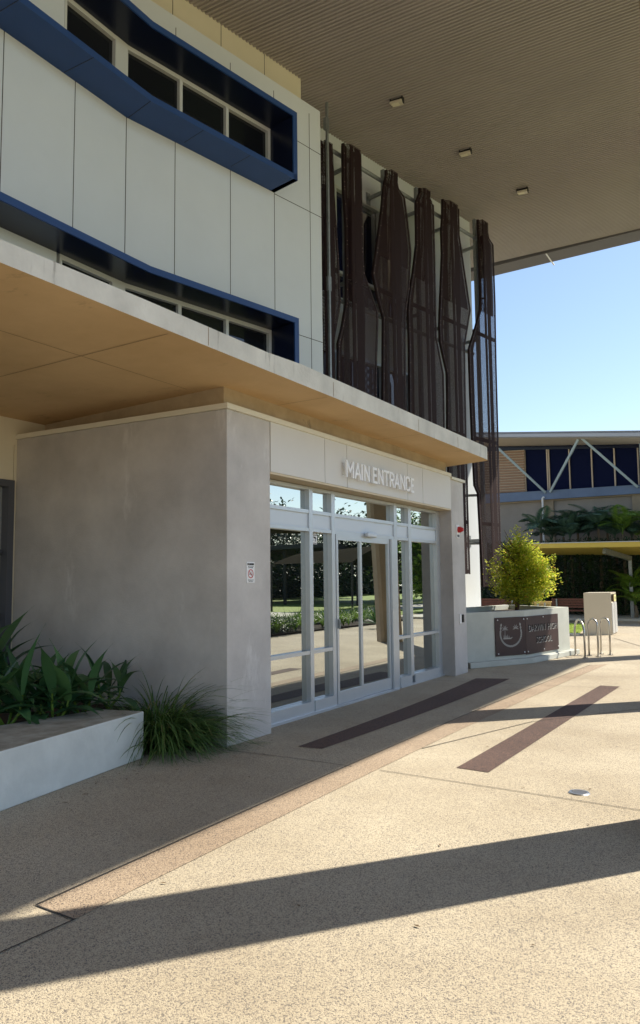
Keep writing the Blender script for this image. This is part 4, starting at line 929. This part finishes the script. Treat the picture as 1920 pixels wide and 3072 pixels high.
for k, (x, y, h, r, mt) in enumerate(((20, 36, 6.0, 2.6, 'leaf_bright'), (24, 48, 7.5, 3.2, 'leaf_dark'), (16, 49, 6.6, 3.0, 'leaf_dark'), (12, 52, 6.2, 2.6, 'leaf_dark'), (18, 60, 8, 3.4, 'leaf_bright'), (30, 52, 8, 3.5, 'leaf_dark'), (5.6, 37, 4.4, 1.3, 'leaf_bright'), (10, 62, 7, 3, 'leaf_dark'), (30, 64, 8, 4, 'leaf_dark'), (13, 70, 8, 4, 'leaf_dark'))):
    lbs = ['light green tree nearest the shelter', 'tall dark tree right behind the shelter', 'dark tree behind the curved shade', 'dark tree beyond the curved shade on its right', 'pale tall tree between the dark ones', 'large dark tree behind the shelter at its far side', 'slim bright tree mirrored in the right pane', 'dark tree far beyond the footpath', 'largest dark tree on the far left of the reflection', 'far dark tree at the end of the footpath']
    tree(x, y, h, r, lbs[k] , 40 + k, 4200, mt)
random.seed(3)
m = MB()
for k in range(9000): p = V((random.uniform(30, 36), random.uniform(30, 110), random.uniform(0, 3.6))); leaf(m, p, rdir(-.3, .9), .8, .30)
for k in range(9000): p = V((random.uniform(2, 36), random.uniform(92, 98), random.uniform(0, 4.2))); leaf(m, p, rdir(-.3, .9), .8, .30)
m.box(35, 36, 30, 110, 0, 3.4); m.box(0, 36, 97, 98, 0, 4.0)
tag(m.build('far_hedge', 'leaf_dark'), 'continuous dark hedge at the far edge of the grounds', 'hedge', kind='stuff')
e = empty('yucca', (1.9, 23.5, 0), 'spiky yucca mirrored in the right hand pane', 'plant'); m = MB()
for k in range(60): strap(m, V((1.9, 23.5, .15)), k * 2.4, random.uniform(.6, .9), .022, R(random.uniform(10, 85)), R(25), 4)
m.build('leaves', 'leaf_strap', e)

# ------------------------------------------------------------------ light, sky, camera
w = bpy.data.worlds.new('World'); S.world = w; w.use_nodes = True; nt = w.node_tree
sk = nt.nodes.new('ShaderNodeTexSky'); sk.sky_type = 'NISHITA'; sk.sun_disc = False; sk.sun_elevation = SUN_EL; sk.sun_rotation = SUN_AZ
sk.air_density = 1.0; sk.dust_density = .6; sk.ozone_density = 1.0
bgn = nt.nodes['Background']; bgn.inputs[1].default_value = .108; nt.links.new(sk.outputs[0], bgn.inputs[0])
su = bpy.data.lights.new('sun', 'SUN'); su.energy = 4.3; su.angle = R(.5); su.color = (1, .93, .80)
so = bpy.data.objects.new('sun', su); C.objects.link(so)
sd = V((math.sin(SUN_AZ) * math.cos(SUN_EL), math.cos(SUN_AZ) * math.cos(SUN_EL), math.sin(SUN_EL)))
so.rotation_euler = sd.to_track_quat('Z', 'Y').to_euler(); so.location = (5, 5, 30)
cam = bpy.data.cameras.new('camera'); co = bpy.data.objects.new('camera', cam); C.objects.link(co)
cam.sensor_fit = 'HORIZONTAL'; cam.sensor_width = 36; cam.lens = 36 * FPX / 1920; cam.clip_end = 1500; cam.clip_start = .05
xw = V((B[0], A[0], Z[0])); yw = -V((B[1], A[1], Z[1])); zw = -V((B[2], A[2], Z[2]))
M = Matrix((xw, yw, zw)).transposed().to_4x4(); M.translation = EYE; co.matrix_world = M
S.camera = co
S.render.resolution_x = 640; S.render.resolution_y = 1024
S.view_settings.view_transform = 'Standard'; S.view_settings.look = 'None'; S.view_settings.exposure = .94; S.view_settings.gamma = 1
S.cycles.max_bounces = 8; S.cycles.diffuse_bounces = 5; S.cycles.transparent_max_bounces = 16; S.cycles.sample_clamp_indirect = 4; S.cycles.caustics_reflective = False
